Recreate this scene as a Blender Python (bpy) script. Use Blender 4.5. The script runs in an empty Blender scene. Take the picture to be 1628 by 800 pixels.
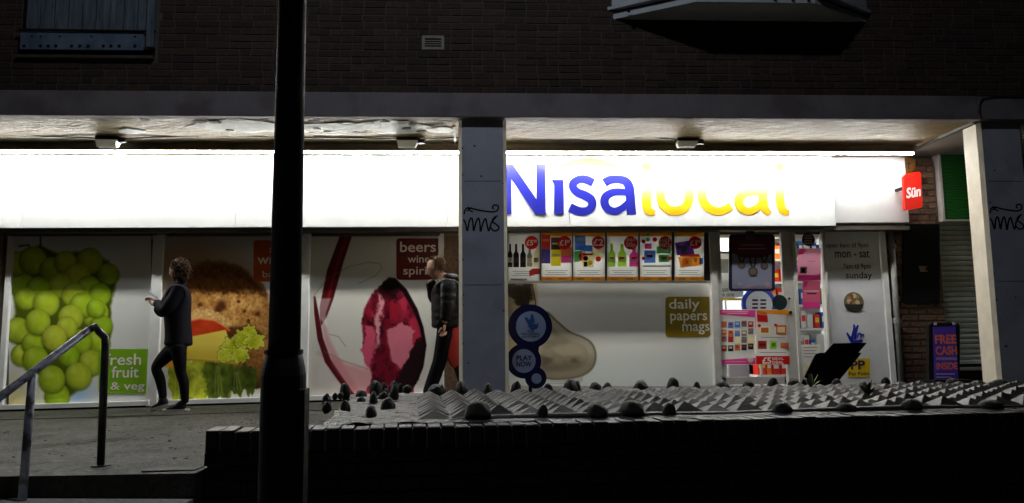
import bpy, bmesh, math, random
import numpy as np
from mathutils import Vector, Matrix
random.seed(7); np.random.seed(7)
S = bpy.context.scene
C = S.collection
R = math.radians
# ------------------------------------------------------------------ camera
FPX, PW, PH = 1250.0, 1628.0, 800.0
YAW, PITCH, ROLL = R(3.1), R(6.8), R(0.63)
CAM = Vector((0, 0, .74))
fwd = Vector((math.sin(YAW)*math.cos(PITCH), math.cos(YAW)*math.cos(PITCH), math.sin(PITCH)))
r0 = Vector((math.cos(YAW), -math.sin(YAW), 0)); u0 = r0.cross(fwd)
rt = r0*math.cos(ROLL) - u0*math.sin(ROLL); up = u0*math.cos(ROLL) + r0*math.sin(ROLL)
cd = bpy.data.cameras.new('camera'); cam = bpy.data.objects.new('camera', cd); C.objects.link(cam)
cam.matrix_world = Matrix(((rt.x, up.x, -fwd.x, CAM.x), (rt.y, up.y, -fwd.y, CAM.y), (rt.z, up.z, -fwd.z, CAM.z), (0, 0, 0, 1)))
cd.sensor_width = 36; cd.lens = 36*FPX/PW; cd.clip_end = 2000; cd.clip_start = .05
S.camera = cam
# ------------------------------------------------------------------ sky, exposure
w = bpy.data.worlds.new('World'); S.world = w; w.use_nodes = True
nt = w.node_tree
sky = nt.nodes.new('ShaderNodeTexSky'); sky.sky_type = 'NISHITA'; sky.sun_disc = False
sky.sun_elevation = R(1.0); sky.sun_rotation = R(200)
nt.links.new(sky.outputs[0], nt.nodes['Background'].inputs[0])
nt.nodes['Background'].inputs[1].default_value = .0018
S.view_settings.view_transform = 'Standard'; S.view_settings.look = 'None'
S.view_settings.exposure = 0; S.view_settings.gamma = 1
S.cycles.max_bounces = 8; S.cycles.sample_clamp_indirect = 6
STRIP_L, LAMP_W = 215.0, 400.0

# ------------------------------------------------------------------ pixel-ray helpers (camera resection: a photo point at a known depth)
def ray(px, py):
    return rt*((px-PW/2)/FPX) + up*(-(py-PH/2)/FPX) + fwd
def at(px, py, Y):
    d = ray(px, py); t = (Y-CAM.y)/d.y; return CAM + d*t
def atz(px, py, z):
    d = ray(px, py); t = (z-CAM.z)/d.z; return CAM + d*t
def pave_z(x): return .05 + .016*(x+5.6)
def lin(c):
    c = np.asarray(c, float)/255.
    return np.where(c <= .04045, c/12.92, ((c+.055)/1.055)**2.4)
# ------------------------------------------------------------------ materials
def mat(name, col, rough=.6, metal=0, spec=.5, emit=None, es=0):
    m = bpy.data.materials.new(name); m.use_nodes = True
    b = m.node_tree.nodes['Principled BSDF']
    b.inputs['Base Color'].default_value = (*col, 1); b.inputs['Roughness'].default_value = rough
    b.inputs['Metallic'].default_value = metal; b.inputs['Specular IOR Level'].default_value = spec
    if emit: b.inputs['Emission Color'].default_value = (*emit, 1); b.inputs['Emission Strength'].default_value = es
    return m
def N(m, t): return m.node_tree.nodes.new(t)
def L(m, a, b): m.node_tree.links.new(a, b)
def noisy(name, c1, c2, scale=8, rough=(.5, .8), bump=.2, bscale=60, dist=.01, stretch=(1, 1, 1), detail=6, lo=.35, hi=.65, spec=.5, metal=0, c3=None, s3=2.0):
    m = mat(name, c1, .6, metal, spec); b = m.node_tree.nodes['Principled BSDF']
    tc = N(m, 'ShaderNodeTexCoord'); mp = N(m, 'ShaderNodeMapping'); mp.inputs['Scale'].default_value = stretch
    L(m, tc.outputs['Object'], mp.inputs[0])
    n = N(m, 'ShaderNodeTexNoise'); n.inputs['Scale'].default_value = scale; n.inputs['Detail'].default_value = detail; n.inputs['Roughness'].default_value = .65
    L(m, mp.outputs[0], n.inputs['Vector'])
    cr = N(m, 'ShaderNodeValToRGB'); cr.color_ramp.elements[0].position = lo; cr.color_ramp.elements[1].position = hi
    cr.color_ramp.elements[0].color = (*c1, 1); cr.color_ramp.elements[1].color = (*c2, 1)
    L(m, n.outputs[0], cr.inputs[0]); out = cr.outputs[0]
    if c3:
        n3 = N(m, 'ShaderNodeTexNoise'); n3.inputs['Scale'].default_value = s3; n3.inputs['Detail'].default_value = 8
        L(m, mp.outputs[0], n3.inputs['Vector'])
        r3 = N(m, 'ShaderNodeValToRGB'); r3.color_ramp.elements[0].position = .52; r3.color_ramp.elements[1].position = .62
        L(m, n3.outputs[0], r3.inputs[0])
        mx = N(m, 'ShaderNodeMix'); mx.data_type = 'RGBA'; mx.inputs[7].default_value = (*c3, 1)
        L(m, r3.outputs[0], mx.inputs[0]); L(m, out, mx.inputs[6]); out = mx.outputs[2]
    L(m, out, b.inputs['Base Color'])
    mr = N(m, 'ShaderNodeMapRange'); mr.inputs['From Min'].default_value = .3; mr.inputs['From Max'].default_value = .7
    mr.inputs['To Min'].default_value = rough[0]; mr.inputs['To Max'].default_value = rough[1]
    L(m, n.outputs[0], mr.inputs[0]); L(m, mr.outputs[0], b.inputs['Roughness'])
    if bump:
        n2 = N(m, 'ShaderNodeTexNoise'); n2.inputs['Scale'].default_value = bscale; n2.inputs['Detail'].default_value = 8
        L(m, mp.outputs[0], n2.inputs['Vector'])
        bp = N(m, 'ShaderNodeBump'); bp.inputs['Strength'].default_value = bump; bp.inputs['Distance'].default_value = dist
        L(m, n2.outputs[0], bp.inputs['Height']); L(m, bp.outputs[0], b.inputs['Normal'])
    return m
def brick_mat(name, cols, rough=.85, spec=.3):
    m = mat(name, cols[0], rough, 0, spec); b = m.node_tree.nodes['Principled BSDF']
    oi = N(m, 'ShaderNodeObjectInfo'); ge = N(m, 'ShaderNodeNewGeometry')
    ad = N(m, 'ShaderNodeMath'); ad.operation = 'ADD'; L(m, oi.outputs['Random'], ad.inputs[0]); L(m, ge.outputs['Random Per Island'], ad.inputs[1])
    fr = N(m, 'ShaderNodeMath'); fr.operation = 'FRACT'; L(m, ad.outputs[0], fr.inputs[0])
    cr = N(m, 'ShaderNodeValToRGB'); e = cr.color_ramp.elements
    while len(e) < len(cols): e.new(.5)
    for i, c in enumerate(cols): e[i].position = i/(len(cols)-1); e[i].color = (*c, 1)
    L(m, fr.outputs[0], cr.inputs[0])
    tc = N(m, 'ShaderNodeTexCoord'); n = N(m, 'ShaderNodeTexNoise'); n.inputs['Scale'].default_value = 30; n.inputs['Detail'].default_value = 6
    L(m, tc.outputs['Object'], n.inputs['Vector'])
    mx = N(m, 'ShaderNodeMix'); mx.data_type = 'RGBA'; mx.blend_type = 'MULTIPLY'; mx.inputs[0].default_value = .8
    c2 = N(m, 'ShaderNodeValToRGB'); c2.color_ramp.elements[0].position = .3; c2.color_ramp.elements[1].position = .7
    c2.color_ramp.elements[0].color = (.45, .45, .45, 1); c2.color_ramp.elements[1].color = (1.3, 1.25, 1.2, 1)
    L(m, n.outputs[0], c2.inputs[0]); L(m, cr.outputs[0], mx.inputs[6]); L(m, c2.outputs[0], mx.inputs[7]); L(m, mx.outputs[2], b.inputs['Base Color'])
    bp = N(m, 'ShaderNodeBump'); bp.inputs['Strength'].default_value = .5; bp.inputs['Distance'].default_value = .006
    L(m, n.outputs[0], bp.inputs['Height']); L(m, bp.outputs[0], b.inputs['Normal'])
    return m
def print_mat(name, rough=.35, spec=.3):
    m = mat(name, (1, 1, 1), rough, 0, spec); a = N(m, 'ShaderNodeAttribute'); a.attribute_name = 'Col'
    L(m, a.outputs['Color'], m.node_tree.nodes['Principled BSDF'].inputs['Base Color']); return m
def glass_mat(name, tint=(1, 1, 1), gl=.08):
    m = bpy.data.materials.new(name); m.use_nodes = True; n = m.node_tree.nodes; n.remove(n['Principled BSDF'])
    t = N(m, 'ShaderNodeBsdfTransparent'); t.inputs[0].default_value = (*tint, 1)
    g = N(m, 'ShaderNodeBsdfGlossy'); g.inputs['Roughness'].default_value = .03
    mx = N(m, 'ShaderNodeMixShader'); lw = N(m, 'ShaderNodeFresnel'); lw.inputs[0].default_value = 1.35
    L(m, lw.outputs[0], mx.inputs[0]); L(m, t.outputs[0], mx.inputs[1]); L(m, g.outputs[0], mx.inputs[2])
    L(m, mx.outputs[0], n['Material Output'].inputs[0]); return m
M = {}
def flat(r, g, b, rough=.5, spec=.3):
    k = ('flat', r, g, b, rough)
    if k not in M: M[k] = mat('paint_%d_%d_%d' % (r, g, b), tuple(lin((r, g, b))), rough, 0, spec)
    return M[k]
M['brick'] = brick_mat('weathered_brick', [(.042, .025, .022), (.055, .036, .028), (.034, .023, .023), (.06, .042, .031), (.03, .022, .02)])
M['brick_orange'] = brick_mat('orange_brick', [(.13, .08, .052), (.165, .1, .064), (.11, .066, .046), (.15, .1, .072)])
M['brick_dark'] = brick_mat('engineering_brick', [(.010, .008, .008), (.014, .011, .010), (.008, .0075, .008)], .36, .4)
M['mortar'] = noisy('mortar', (.06, .052, .043), (.085, .074, .06), 14, (.85, .95), .3, 120, .004)
M['concrete_beam'] = noisy('painted_concrete_beam', (.17, .15, .165), (.215, .19, .205), 5, (.6, .8), .25, 50, .006, c3=(.13, .11, .12), s3=1.6)
M['pillar'] = noisy('grey_painted_pillar', (.36, .39, .48), (.42, .45, .545), 4, (.45, .65), .15, 40, .004, c3=(.32, .35, .43), s3=2.2)
M['pillar_edge'] = noisy('cream_painted_render', (.55, .5, .4), (.66, .6, .48), 6, (.5, .7), .2, 40, .004)
M['soffit'] = noisy('cream_soffit_paint', (.155, .112, .05), (.235, .182, .092), 3, (.45, .65), .8, 9, .03, (1, 2.6, 1), c3=(.23, .195, .115), s3=1.1, spec=.12)
M['soffit_white'] = noisy('white_soffit_paint', (.3, .29, .26), (.36, .35, .31), 4, (.5, .7), .1, 30, .004)
M['back_wall'] = noisy('brown_render', (.2, .16, .1), (.28, .22, .15), 3, (.7, .9), .3, 30, .008, (.5, 1, 2))
M['sign_white'] = noisy('white_sign_acrylic', (.68, .71, .71), (.75, .775, .77), 1.5, (.3, .42), .02, 8, .004)
M['sign_grey'] = noisy('off_white_sign_panel', (.46, .465, .47), (.52, .525, .53), 1.2, (.32, .45), .02, 8, .004)
M['blue'] = mat('blue_vinyl', (.010, .014, .30), .4)
M['yellow'] = mat('yellow_vinyl', (.86, .50, .004), .4)
M['white_metal'] = noisy('white_powder_coat', (.66, .67, .66), (.74, .75, .74), 6, (.3, .45), .05, 60, .002)
M['alu'] = noisy('dull_aluminium', (.42, .41, .38), (.52, .51, .48), 7, (.35, .5), .05, 60, .002)
M['pipe_grey'] = noisy('grey_pipe_paint', (.12, .125, .125), (.18, .185, .18), 6, (.5, .7), .1, 40, .003)
M['dark_frame'] = noisy('dark_frame_paint', (.05, .045, .038), (.08, .07, .06), 6, (.4, .6), .1, 40, .003)
M['black'] = noisy('black_paint', (.008, .008, .009), (.013, .013, .014), 12, (.55, .7), .15, 80, .002, spec=.15)
M['post'] = noisy('black_post_paint', (.006, .006, .009), (.011, .011, .015), 16, (.45, .65), .25, 90, .002, spec=.25)
M['cable'] = mat('black_cable', (.015, .015, .015), .5)
M['asphalt'] = noisy('wet_asphalt', (.018, .018, .0145), (.046, .045, .037), 26, (.42, .8), 1.0, 90, .014, (1, 1, 1), c3=(.02, .022, .014), s3=3.2, spec=.12)
am_ = M['asphalt']; tn = N(am_, 'ShaderNodeTexCoord'); mpn = N(am_, 'ShaderNodeMapping'); mpn.inputs['Scale'].default_value = (.8, 1.0, 1); nn = N(am_, 'ShaderNodeTexNoise'); nn.inputs['Scale'].default_value = 1.6; nn.inputs['Detail'].default_value = 10; nn.inputs['Roughness'].default_value = .75
L(am_, tn.outputs['Object'], mpn.inputs[0]); L(am_, mpn.outputs[0], nn.inputs['Vector']); mrn = N(am_, 'ShaderNodeMapRange'); mrn.inputs['From Min'].default_value = .35; mrn.inputs['From Max'].default_value = .7; mrn.inputs['To Min'].default_value = .03; mrn.inputs['To Max'].default_value = .32
L(am_, nn.outputs[0], mrn.inputs[0]); L(am_, mrn.outputs[0], am_.node_tree.nodes['Principled BSDF'].inputs['Specular IOR Level'])     # damp and dry patches
M['road'] = noisy('road_asphalt', (.04, .04, .042), (.06, .06, .062), 3, (.5, .8), .5, 120, .006)
M['step'] = noisy('step_concrete', (.5, .5, .45), (.8, .8, .74), 40, (.35, .6), 1.0, 60, .012)
M['bed'] = noisy('wet_mortar_bed', (.026, .028, .029), (.065, .07, .07), 5, (.2, .5), 1.0, 22, .05, (1, 1.5, 1))
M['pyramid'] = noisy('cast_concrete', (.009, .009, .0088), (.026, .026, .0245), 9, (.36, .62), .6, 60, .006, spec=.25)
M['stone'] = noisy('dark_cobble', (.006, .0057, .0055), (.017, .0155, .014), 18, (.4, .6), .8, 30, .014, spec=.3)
M['rail'] = noisy('painted_rail_steel', (.17, .19, .26), (.3, .32, .4), 20, (.3, .5), .3, 60, .003, c3=(.06, .05, .05), s3=14)
M['rail_worn'] = noisy('worn_rail_steel', (.035, .035, .035), (.08, .08, .08), 20, (.25, .45), .3, 60, .003)
M['cladding'] = noisy('blue_grey_board_paint', (.05, .07, .095), (.13, .165, .21), 5, (.6, .8), .4, 40, .006, (6, 6, .6))
M['panel_blue'] = noisy('blue_metal_paint', (.07, .105, .17), (.15, .195, .26), 6, (.4, .6), .2, 40, .003)
M['bay_white'] = noisy('weathered_white_boards', (.36, .38, .43), (.5, .52, .57), 5, (.5, .7), .3, 30, .006)
M['airbrick'] = noisy('cream_airbrick', (.22, .2, .16), (.3, .28, .22), 20, (.7, .9), .3, 60, .003)
M['shutter'] = noisy('grey_green_shutter', (.36, .41, .36), (.46, .5, .44), 5, (.45, .6), .1, 40, .003)
M['lens'] = noisy('ribbed_polycarbonate', (.5, .49, .44), (.66, .65, .6), 30, (.15, .3), .3, 60, .004)
lm = M['lens']; tl_ = N(lm, 'ShaderNodeBsdfTranslucent'); tl_.inputs[0].default_value = (.8, .78, .7, 1); mx_ = N(lm, 'ShaderNodeMixShader'); mx_.inputs[0].default_value = .625
L(lm, lm.node_tree.nodes['Principled BSDF'].outputs[0], mx_.inputs[1]); L(lm, tl_.outputs[0], mx_.inputs[2]); L(lm, mx_.outputs[0], lm.node_tree.nodes['Material Output'].inputs[0])
M['tube'] = mat('lit_diffuser', (.9, .9, .9), .4, emit=(1.0, .985, .93), es=STRIP_L)
M['ceiling_light'] = mat('lit_ceiling_panel', (.9, .9, .9), .4, emit=(1, .98, .95), es=60)
M['streetlight'] = mat('lit_street_lamp_lens', (.9, .9, .9), .4, emit=(.9, .95, 1), es=30)
M['shop_wall'] = noisy('shop_white', (.7, .7, .7), (.78, .78, .78), 3, (.5, .7), 0)
M['shop_floor'] = noisy('shop_floor_vinyl', (.3, .3, .3), (.4, .4, .4), 5, (.25, .4), 0)
M['glass'] = glass_mat('window_glass', (.95, .97, .96))
M['print'] = print_mat('printed_vinyl', .34, .28)
M['denim'] = noisy('black_cotton', (.004, .004, .006), (.008, .008, .01), 30, (.8, .95), .5, 160, .002, spec=.1)
M['jacket'] = noisy('navy_black_jacket', (.004, .004, .007), (.008, .008, .013), 20, (.7, .9), .5, 60, .004, spec=.12)
M['puffer'] = noisy('black_quilted_nylon', (.002, .0022, .0026), (.004, .0044, .005), 2, (.42, .48), .5, 40, .008, spec=.2)
M['skin'] = noisy('skin', (.33, .18, .125), (.4, .23, .165), 12, (.45, .6), .05, 60, .002)
M['hair_brown'] = noisy('brown_hair', (.022, .013, .009), (.06, .034, .021), 60, (.8, .95), .8, 60, .006, (1, 1, .4), spec=.08)
M['hair_ginger'] = noisy('short_ginger_hair', (.05, .03, .017), (.11, .065, .036), 60, (.8, .95), .8, 120, .004, spec=.1)
pm_ = M['puffer']; wv_ = N(pm_, 'ShaderNodeTexWave'); wv_.wave_type = 'BANDS'; wv_.bands_direction = 'Z'; wv_.inputs['Scale'].default_value = 4.6; wv_.inputs['Distortion'].default_value = 1.2; wv_.inputs['Detail'].default_value = 1
tcp = N(pm_, 'ShaderNodeTexCoord'); L(pm_, tcp.outputs['Object'], wv_.inputs[0]); bq = N(pm_, 'ShaderNodeBump'); bq.inputs['Distance'].default_value = .012; bq.inputs['Strength'].default_value = .13; L(pm_, wv_.outputs['Fac'], bq.inputs['Height'])
for n_ in list(pm_.node_tree.nodes):
    if n_.type == 'BUMP' and n_ is not bq: L(pm_, bq.outputs[0], n_.inputs['Normal'])
M['red_cloth'] = noisy('red_bag_cloth', (.4, .02, .015), (.5, .035, .025), 12, (.6, .8), .3, 40, .004)
M['leaf'] = noisy('weed_leaf', (.05, .075, .02), (.09, .1, .03), 12, (.5, .7), .1, 40, .002)

# ------------------------------------------------------------------ object helpers
ORG = {}
def tag(o, label=None, cat=None, group=None, kind=None):
    if label: o['label'] = label
    if cat: o['category'] = cat
    if group: o['group'] = group
    if kind: o['kind'] = kind
    return o
def thing(name, loc, label, cat, group=None):
    o = bpy.data.objects.new(name, None); C.objects.link(o); o.location = loc; o.empty_display_size = .1
    ORG[o] = Vector(loc); return tag(o, label, cat, group)
class MB:
    def __init__(s): s.v = []; s.f = []; s.m = []
    def add(s, vs, fs, mi=0):
        b = len(s.v); s.v += [tuple(p) for p in vs]
        for f in fs: s.f.append(tuple(i+b for i in f)); s.m.append(mi)
        return s
    def box(s, a, b, mi=0, bev=0):
        x0, x1 = sorted((a[0], b[0])); y0, y1 = sorted((a[1], b[1])); z0, z1 = sorted((a[2], b[2]))
        if bev:
            e = bev; vs = []
            for y, k in ((y0, e), (y0+e, 0), (y1, 0)):
                vs += [(x0+k, y, z0+k), (x1-k, y, z0+k), (x1-k, y, z1-k), (x0+k, y, z1-k)]
            fs = [(0, 1, 2, 3)] + [(4*r_+i, 4*r_+4+i, 4*r_+4+(i+1) % 4, 4*r_+(i+1) % 4) for r_ in (0, 1) for i in range(4)] + [(11, 10, 9, 8)]
            return s.add(vs, fs, mi)
        vs = [(x0, y0, z0), (x1, y0, z0), (x1, y1, z0), (x0, y1, z0), (x0, y0, z1), (x1, y0, z1), (x1, y1, z1), (x0, y1, z1)]
        return s.add(vs, [(0, 1, 5, 4), (1, 2, 6, 5), (2, 3, 7, 6), (3, 0, 4, 7), (4, 5, 6, 7), (3, 2, 1, 0)], mi)
    def prism(s, poly, y0, y1, mi=0):            # polygon in (x, z), front at y0
        n = len(poly); vs = [(x, y0, z) for x, z in poly] + [(x, y1, z) for x, z in poly]
        return s.add(vs, [tuple(range(n)), tuple(range(2*n-1, n-1, -1))] + [(i, n+i, n+(i+1) % n, (i+1) % n) for i in range(n)], mi)
    def sheet(s, poly, y0, y1=0, mi=0): n = len(poly); return s.add([(x, y0, z) for x, z in poly], [tuple(range(n))], mi)     # one sheet of paper or ink
    def vprism(s, poly, z0, z1, mi=0):           # polygon in (x, y)
        n = len(poly); vs = [(x, y, z0) for x, y in poly] + [(x, y, z1) for x, y in poly]
        return s.add(vs, [tuple(range(n)), tuple(range(2*n-1, n-1, -1))] + [(i, n+i, n+(i+1) % n, (i+1) % n) for i in range(n)], mi)
    def disc(s, c, r, y0, y1, mi=0, n=28, ry=None):
        return s.prism([(c[0]+r*math.cos(2*math.pi*i/n), c[1]+(ry or r)*math.sin(2*math.pi*i/n)) for i in range(n)], y0, y1, mi)
    def tube(s, pts, rad, n=10, mi=0, cap=True):
        pts = [Vector(p) for p in pts]; k = len(pts); rad = rad if hasattr(rad, '__len__') else [rad]*k; b = len(s.v); nrm = None
        for i, p in enumerate(pts):
            t = (pts[min(i+1, k-1)]-pts[max(i-1, 0)]).normalized()
            if nrm is None: nrm = t.orthogonal().normalized()
            else: nrm = (nrm - t*nrm.dot(t)).normalized()
            bn = t.cross(nrm)
            for j in range(n):
                a = 2*math.pi*j/n; s.v.append(tuple(p + (nrm*math.cos(a)+bn*math.sin(a))*rad[i]))
        for i in range(k-1):
            for j in range(n): s.f.append((b+i*n+j, b+i*n+(j+1) % n, b+(i+1)*n+(j+1) % n, b+(i+1)*n+j)); s.m.append(mi)
        if cap:
            s.f.append(tuple(b+j for j in range(n-1, -1, -1))); s.m.append(mi); s.f.append(tuple(b+(k-1)*n+j for j in range(n))); s.m.append(mi)
        return s
    def ribbon(s, pts, wid, y0, y1, mi=0, sub=6):   # smooth flat stroke in (x, z)
        P = [Vector((p[0], p[1])) for p in pts]; W = wid if hasattr(wid, '__len__') else [wid]*len(P)
        q = []; ww = []
        for i in range(len(P)-1):
            p0 = P[max(i-1, 0)]; p1 = P[i]; p2 = P[i+1]; p3 = P[min(i+2, len(P)-1)]
            for j in range(sub):
                t = j/sub; q.append(.5*((2*p1)+(p2-p0)*t+(2*p0-5*p1+4*p2-p3)*t*t+(3*p1-p0-3*p2+p3)*t**3)); ww.append(W[i]*(1-t)+W[i+1]*t)
        q.append(P[-1]); ww.append(W[-1]); n = len(q); lft = []; rgt = []
        for i in range(n):
            t = (q[min(i+1, n-1)]-q[max(i-1, 0)]).normalized(); nn = Vector((-t.y, t.x)); lft.append(q[i]+nn*ww[i]/2); rgt.append(q[i]-nn*ww[i]/2)
        b = len(s.v)
        for l_, r_ in zip(lft, rgt): s.v += [(l_.x, y0, l_.y), (r_.x, y0, r_.y), (l_.x, y1, l_.y), (r_.x, y1, r_.y)]
        for i in range(n-1):
            a, c = b+4*i, b+4*i+4
            for f in ((a, a+1, c+1, c), (a, c, c+2, a+2), (a+1, a+3, c+3, c+1)): s.f.append(f); s.m.append(mi)
        s.f.append((b, b+2, b+3, b+1)); s.m.append(mi); e = b+4*(n-1); s.f.append((e, e+1, e+3, e+2)); s.m.append(mi)
        return s
    def mesh(s, name, mats, org=(0, 0, 0), smooth=False):
        me = bpy.data.meshes.new(name); o = Vector(org)
        me.from_pydata([(p[0]-o.x, p[1]-o.y, p[2]-o.z) for p in s.v], [], s.f)
        for m_ in (mats if isinstance(mats, (list, tuple)) else [mats]): me.materials.append(m_ if not isinstance(m_, str) else M[m_])
        me.polygons.foreach_set('material_index', s.m)
        bm = bmesh.new(); bm.from_mesh(me); bmesh.ops.recalc_face_normals(bm, faces=bm.faces); bm.to_mesh(me); bm.free()
        if smooth: me.polygons.foreach_set('use_smooth', [True]*len(me.polygons))
        return me
    def build(s, name, mats, parent=None, smooth=False, loc=None, **k):
        org = ORG[parent] if parent else Vector(loc or (0, 0, 0))
        o = bpy.data.objects.new(name, s.mesh(name, mats, org, smooth)); C.objects.link(o)
        if parent: o.parent = parent
        else: o.location = org
        ORG[o] = org.copy(); return tag(o, **k) if k else o
def inst(name, me, parent, loc, rot=(0, 0, 0), sc=(1, 1, 1)):
    o = bpy.data.objects.new(name, me); C.objects.link(o); o.parent = parent; o.location = Vector(loc)-ORG[parent]; o.rotation_euler = rot; o.scale = sc
    ORG[o] = Vector(loc); return o
def textmesh(body, off=0.0, shear=0, spacing=1.0):
    cu = bpy.data.curves.new('t', 'FONT'); cu.body = body; cu.resolution_u = 3; cu.offset = off; cu.shear = shear; cu.space_character = spacing; cu.space_line = .95
    o = bpy.data.objects.new('t', cu); C.objects.link(o)
    dg = bpy.context.evaluated_depsgraph_get(); dg.update(); ev = o.evaluated_get(dg); me = ev.to_mesh()
    v = [tuple(p.co) for p in me.vertices]; f = [tuple(p.vertices) for p in me.polygons]; ev.to_mesh_clear()
    bpy.data.objects.remove(o); bpy.data.curves.remove(cu); return v, f
def put_text(mb, body, x0, z0, x1, z1, y, mi=0, off=0.012, shear=0, tilt=None, thick=0.0):   # fits the text into a box of the (x, z) plane
    v, f = textmesh(body, off, shear)
    if not v: return mb
    a = min(p[0] for p in v); b = max(p[0] for p in v); c = min(p[1] for p in v); d = max(p[1] for p in v)
    sx = (x1-x0)/max(b-a, 1e-6); sz = (z1-z0)/max(d-c, 1e-6)
    mb.add([(x0+(p[0]-a)*sx, y, z0+(p[1]-c)*sz) for p in v], f, mi); return mb
def px_text(mb, body, x0, y0, x1, y1, Y, mi=0, off=.012, shear=0):
    p = at(x0, y1, Y); q = at(x1, y0, Y); return put_text(mb, body, p.x, p.z, q.x, q.z, Y, mi, off, shear)
def XZ(px, py, Y): p = at(px, py, Y); return (p.x, p.z)
def pxrect(mb, x0, y0, x1, y1, Y, th, mi=0):
    return mb.prism([XZ(x0, y0, Y), XZ(x1, y0, Y), XZ(x1, y1, Y), XZ(x0, y1, Y)], Y, Y+th, mi)

# ------------------------------------------------------------------ depths (metres in front of the camera)
YB, YBEAM, YPIL, YW, YF, YL = 7.90, 7.86, 7.95, 9.40, 9.20, 8.97
Z_BEAM0 = at(814, 186.5, YBEAM).z; Z_BEAM1 = at(814, 148, YBEAM).z
Z_SOF = Z_BEAM0 + .012
# ------------------------------------------------------------------ the setting
g = MB(); g.add([(-300, -300, -.96), (300, -300, -.96), (300, 300, -.96), (-300, 300, -.96)], [(0, 1, 2, 3)])
g.build('road', 'road', kind='structure')
FRONT = lambda x: 4.22 + .105*x            # front face of the raised bed and of the steps
xl, xr, nseg = -16.0, 16.0, 16
EDGE = [(xl, 4.52), (-3.2, 4.37), (-1.385, 4.137)]
pv = MB(); n_ = len(EDGE)
vs = [(x, y, pave_z(x)) for x, y in EDGE]+[(x, y, -.97) for x, y in EDGE]+[(x, 30, pave_z(x)) for x, y in EDGE]
pv.add(vs, [(i, i+1, 2*n_+i+1, 2*n_+i) for i in range(n_-1)]+[(i, n_+i, n_+i+1, i+1) for i in range(n_-1)]); pv.add([(-1.385, 4.137, pave_z(-1.385)), (-1.385, 4.137, -.97), (-1.385, 30, -.97), (-1.385, 30, pave_z(-1.385))], [(0, 1, 2, 3)])
pv.add([(-1.385, 4.4, pave_z(-1.385)), (xr, 5.4, pave_z(xr)), (xr, 30, pave_z(xr)), (-1.385, 30, pave_z(-1.385))], [(0, 1, 2, 3)])
pave = pv.build('pavement', 'asphalt', kind='structure')
st = MB(); z0 = -.005
for i in range(6):
    zt = z0 - .16*i; dy = .3*i
    st.vprism([(x, y-.3-dy) for x, y in EDGE]+[(x, y-.012-dy) for x, y in EDGE[::-1]], -.965-.002*i, zt)
st.build('steps', 'step', kind='structure')

jn = MB(); 
for i in range(40):
    x0_, x1_ = -9+.2*i, -9+.2*(i+1); ya_, yb_ = [8.02+.02*math.sin(x_*2.3)+.012*math.sin(x_*9) for x_ in (x0_, x1_)]
    jn.add([(x0_, ya_, pave_z(x0_)+.003), (x1_, yb_, pave_z(x1_)+.003), (x1_, yb_+.10, pave_z(x1_)+.003), (x0_, ya_+.10+.02*math.sin(x0_*5), pave_z(x0_)+.003)], [(0, 1, 2, 3)])
jn.build('paving_joint', noisy('tar_joint', (.004, .004, .004), (.01, .01, .009), 20, (.7, .9), .4, spec=.03), kind='structure')
# ------------------------------------------------------------------ block of flats: upper wall, beam, soffit, pillars
flats = thing('brick_building', (0, YB, pave_z(0)), 'dark brick flats standing on pillars above the lit shop front', 'building')
WX0, WX1, WZ1 = -9.0, 11.0, 6.4
wall = MB(); 
wall.box((WX0, YB+.006, Z_BEAM1), (WX1, YB+.25, WZ1))
wall_o = wall.build('upper_wall', 'mortar', flats)
# openings (kept free of bricks)
UW = (at(36, 96, YB).x, at(250, 96, YB).x, at(140, 97, YB).z)
BAY = (at(975, 36, YB).x, at(1378, 36, YB).x, at(1170, 33, YB).z)
VENT = (at(671, 70, YB).x, at(706, 70, YB).x, at(690, 79, YB).z, at(690, 57, YB).z)
bw, bh, jt = .215, .065, .011
def brick_mesh(L_, H_, D_):
    return MB().box((-L_/2, 0, -H_/2), (L_/2, D_, H_/2), bev=.003).mesh('brick', 'brick')
stretch, head = brick_mesh(bw, bh, .03), brick_mesh(.102, bh, .03)
cands = []; cut = []; zc = Z_BEAM1 + jt + bh/2; row = 0
while zc < WZ1:
    x = WX0 + (.113 if row % 2 else 0) + random.uniform(-.01, .01)
    while x < WX1:
        hd = random.random() < .12
        L_ = .102 if hd else bw
        xc = x + L_/2
        blocked = (UW[0]-.05 < xc+L_/2 and xc-L_/2 < UW[1]+.05 and zc > UW[2]) or (BAY[0] < xc < BAY[1] and zc > BAY[2]) or (VENT[0]-.01 < xc+L_/2 and xc-L_/2 < VENT[1]+.01 and VENT[2]-.01 < zc < VENT[3]+.01)
        if not blocked: cands.append((xc, zc, hd))
        else:
            for a_, b_, lo_, hi_ in ((UW[0]-.03, UW[1]+.0, UW[2]-.03, 99), (BAY[0]+.03, BAY[1]-.03, BAY[2], 99), (VENT[0], VENT[1], VENT[2], VENT[3])):
                if not (lo_-bh/2-.005 < zc < hi_+bh/2+.005) or x > b_ or x+L_ < a_: continue
                if a_-.008-x > .02: cut.append((x, a_-.008, zc))
                if x+L_-b_-.008 > .02: cut.append((b_+.008, x+L_, zc))
                break
            else: cut.append((x, x+L_, zc))
        x += L_ + jt
    zc += bh + jt; row += 1
def pix(p):
    d = Vector(p)-CAM; k = d.dot(fwd); return (PW/2+FPX*d.dot(rt)/k, PH/2-FPX*d.dot(up)/k)
vis = []
for c in cands:
    u, v_ = pix((c[0], YB, c[1]))
    inside = -10 < u < 1640 and -6 < v_ < 155 and not (440 < u < 492)
    vis.append((0 if inside and not c[2] else 1, abs(u-820)*.1 - v_, c))
vis.sort(key=lambda t: (t[0], t[1]))
rest = MB()
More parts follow.
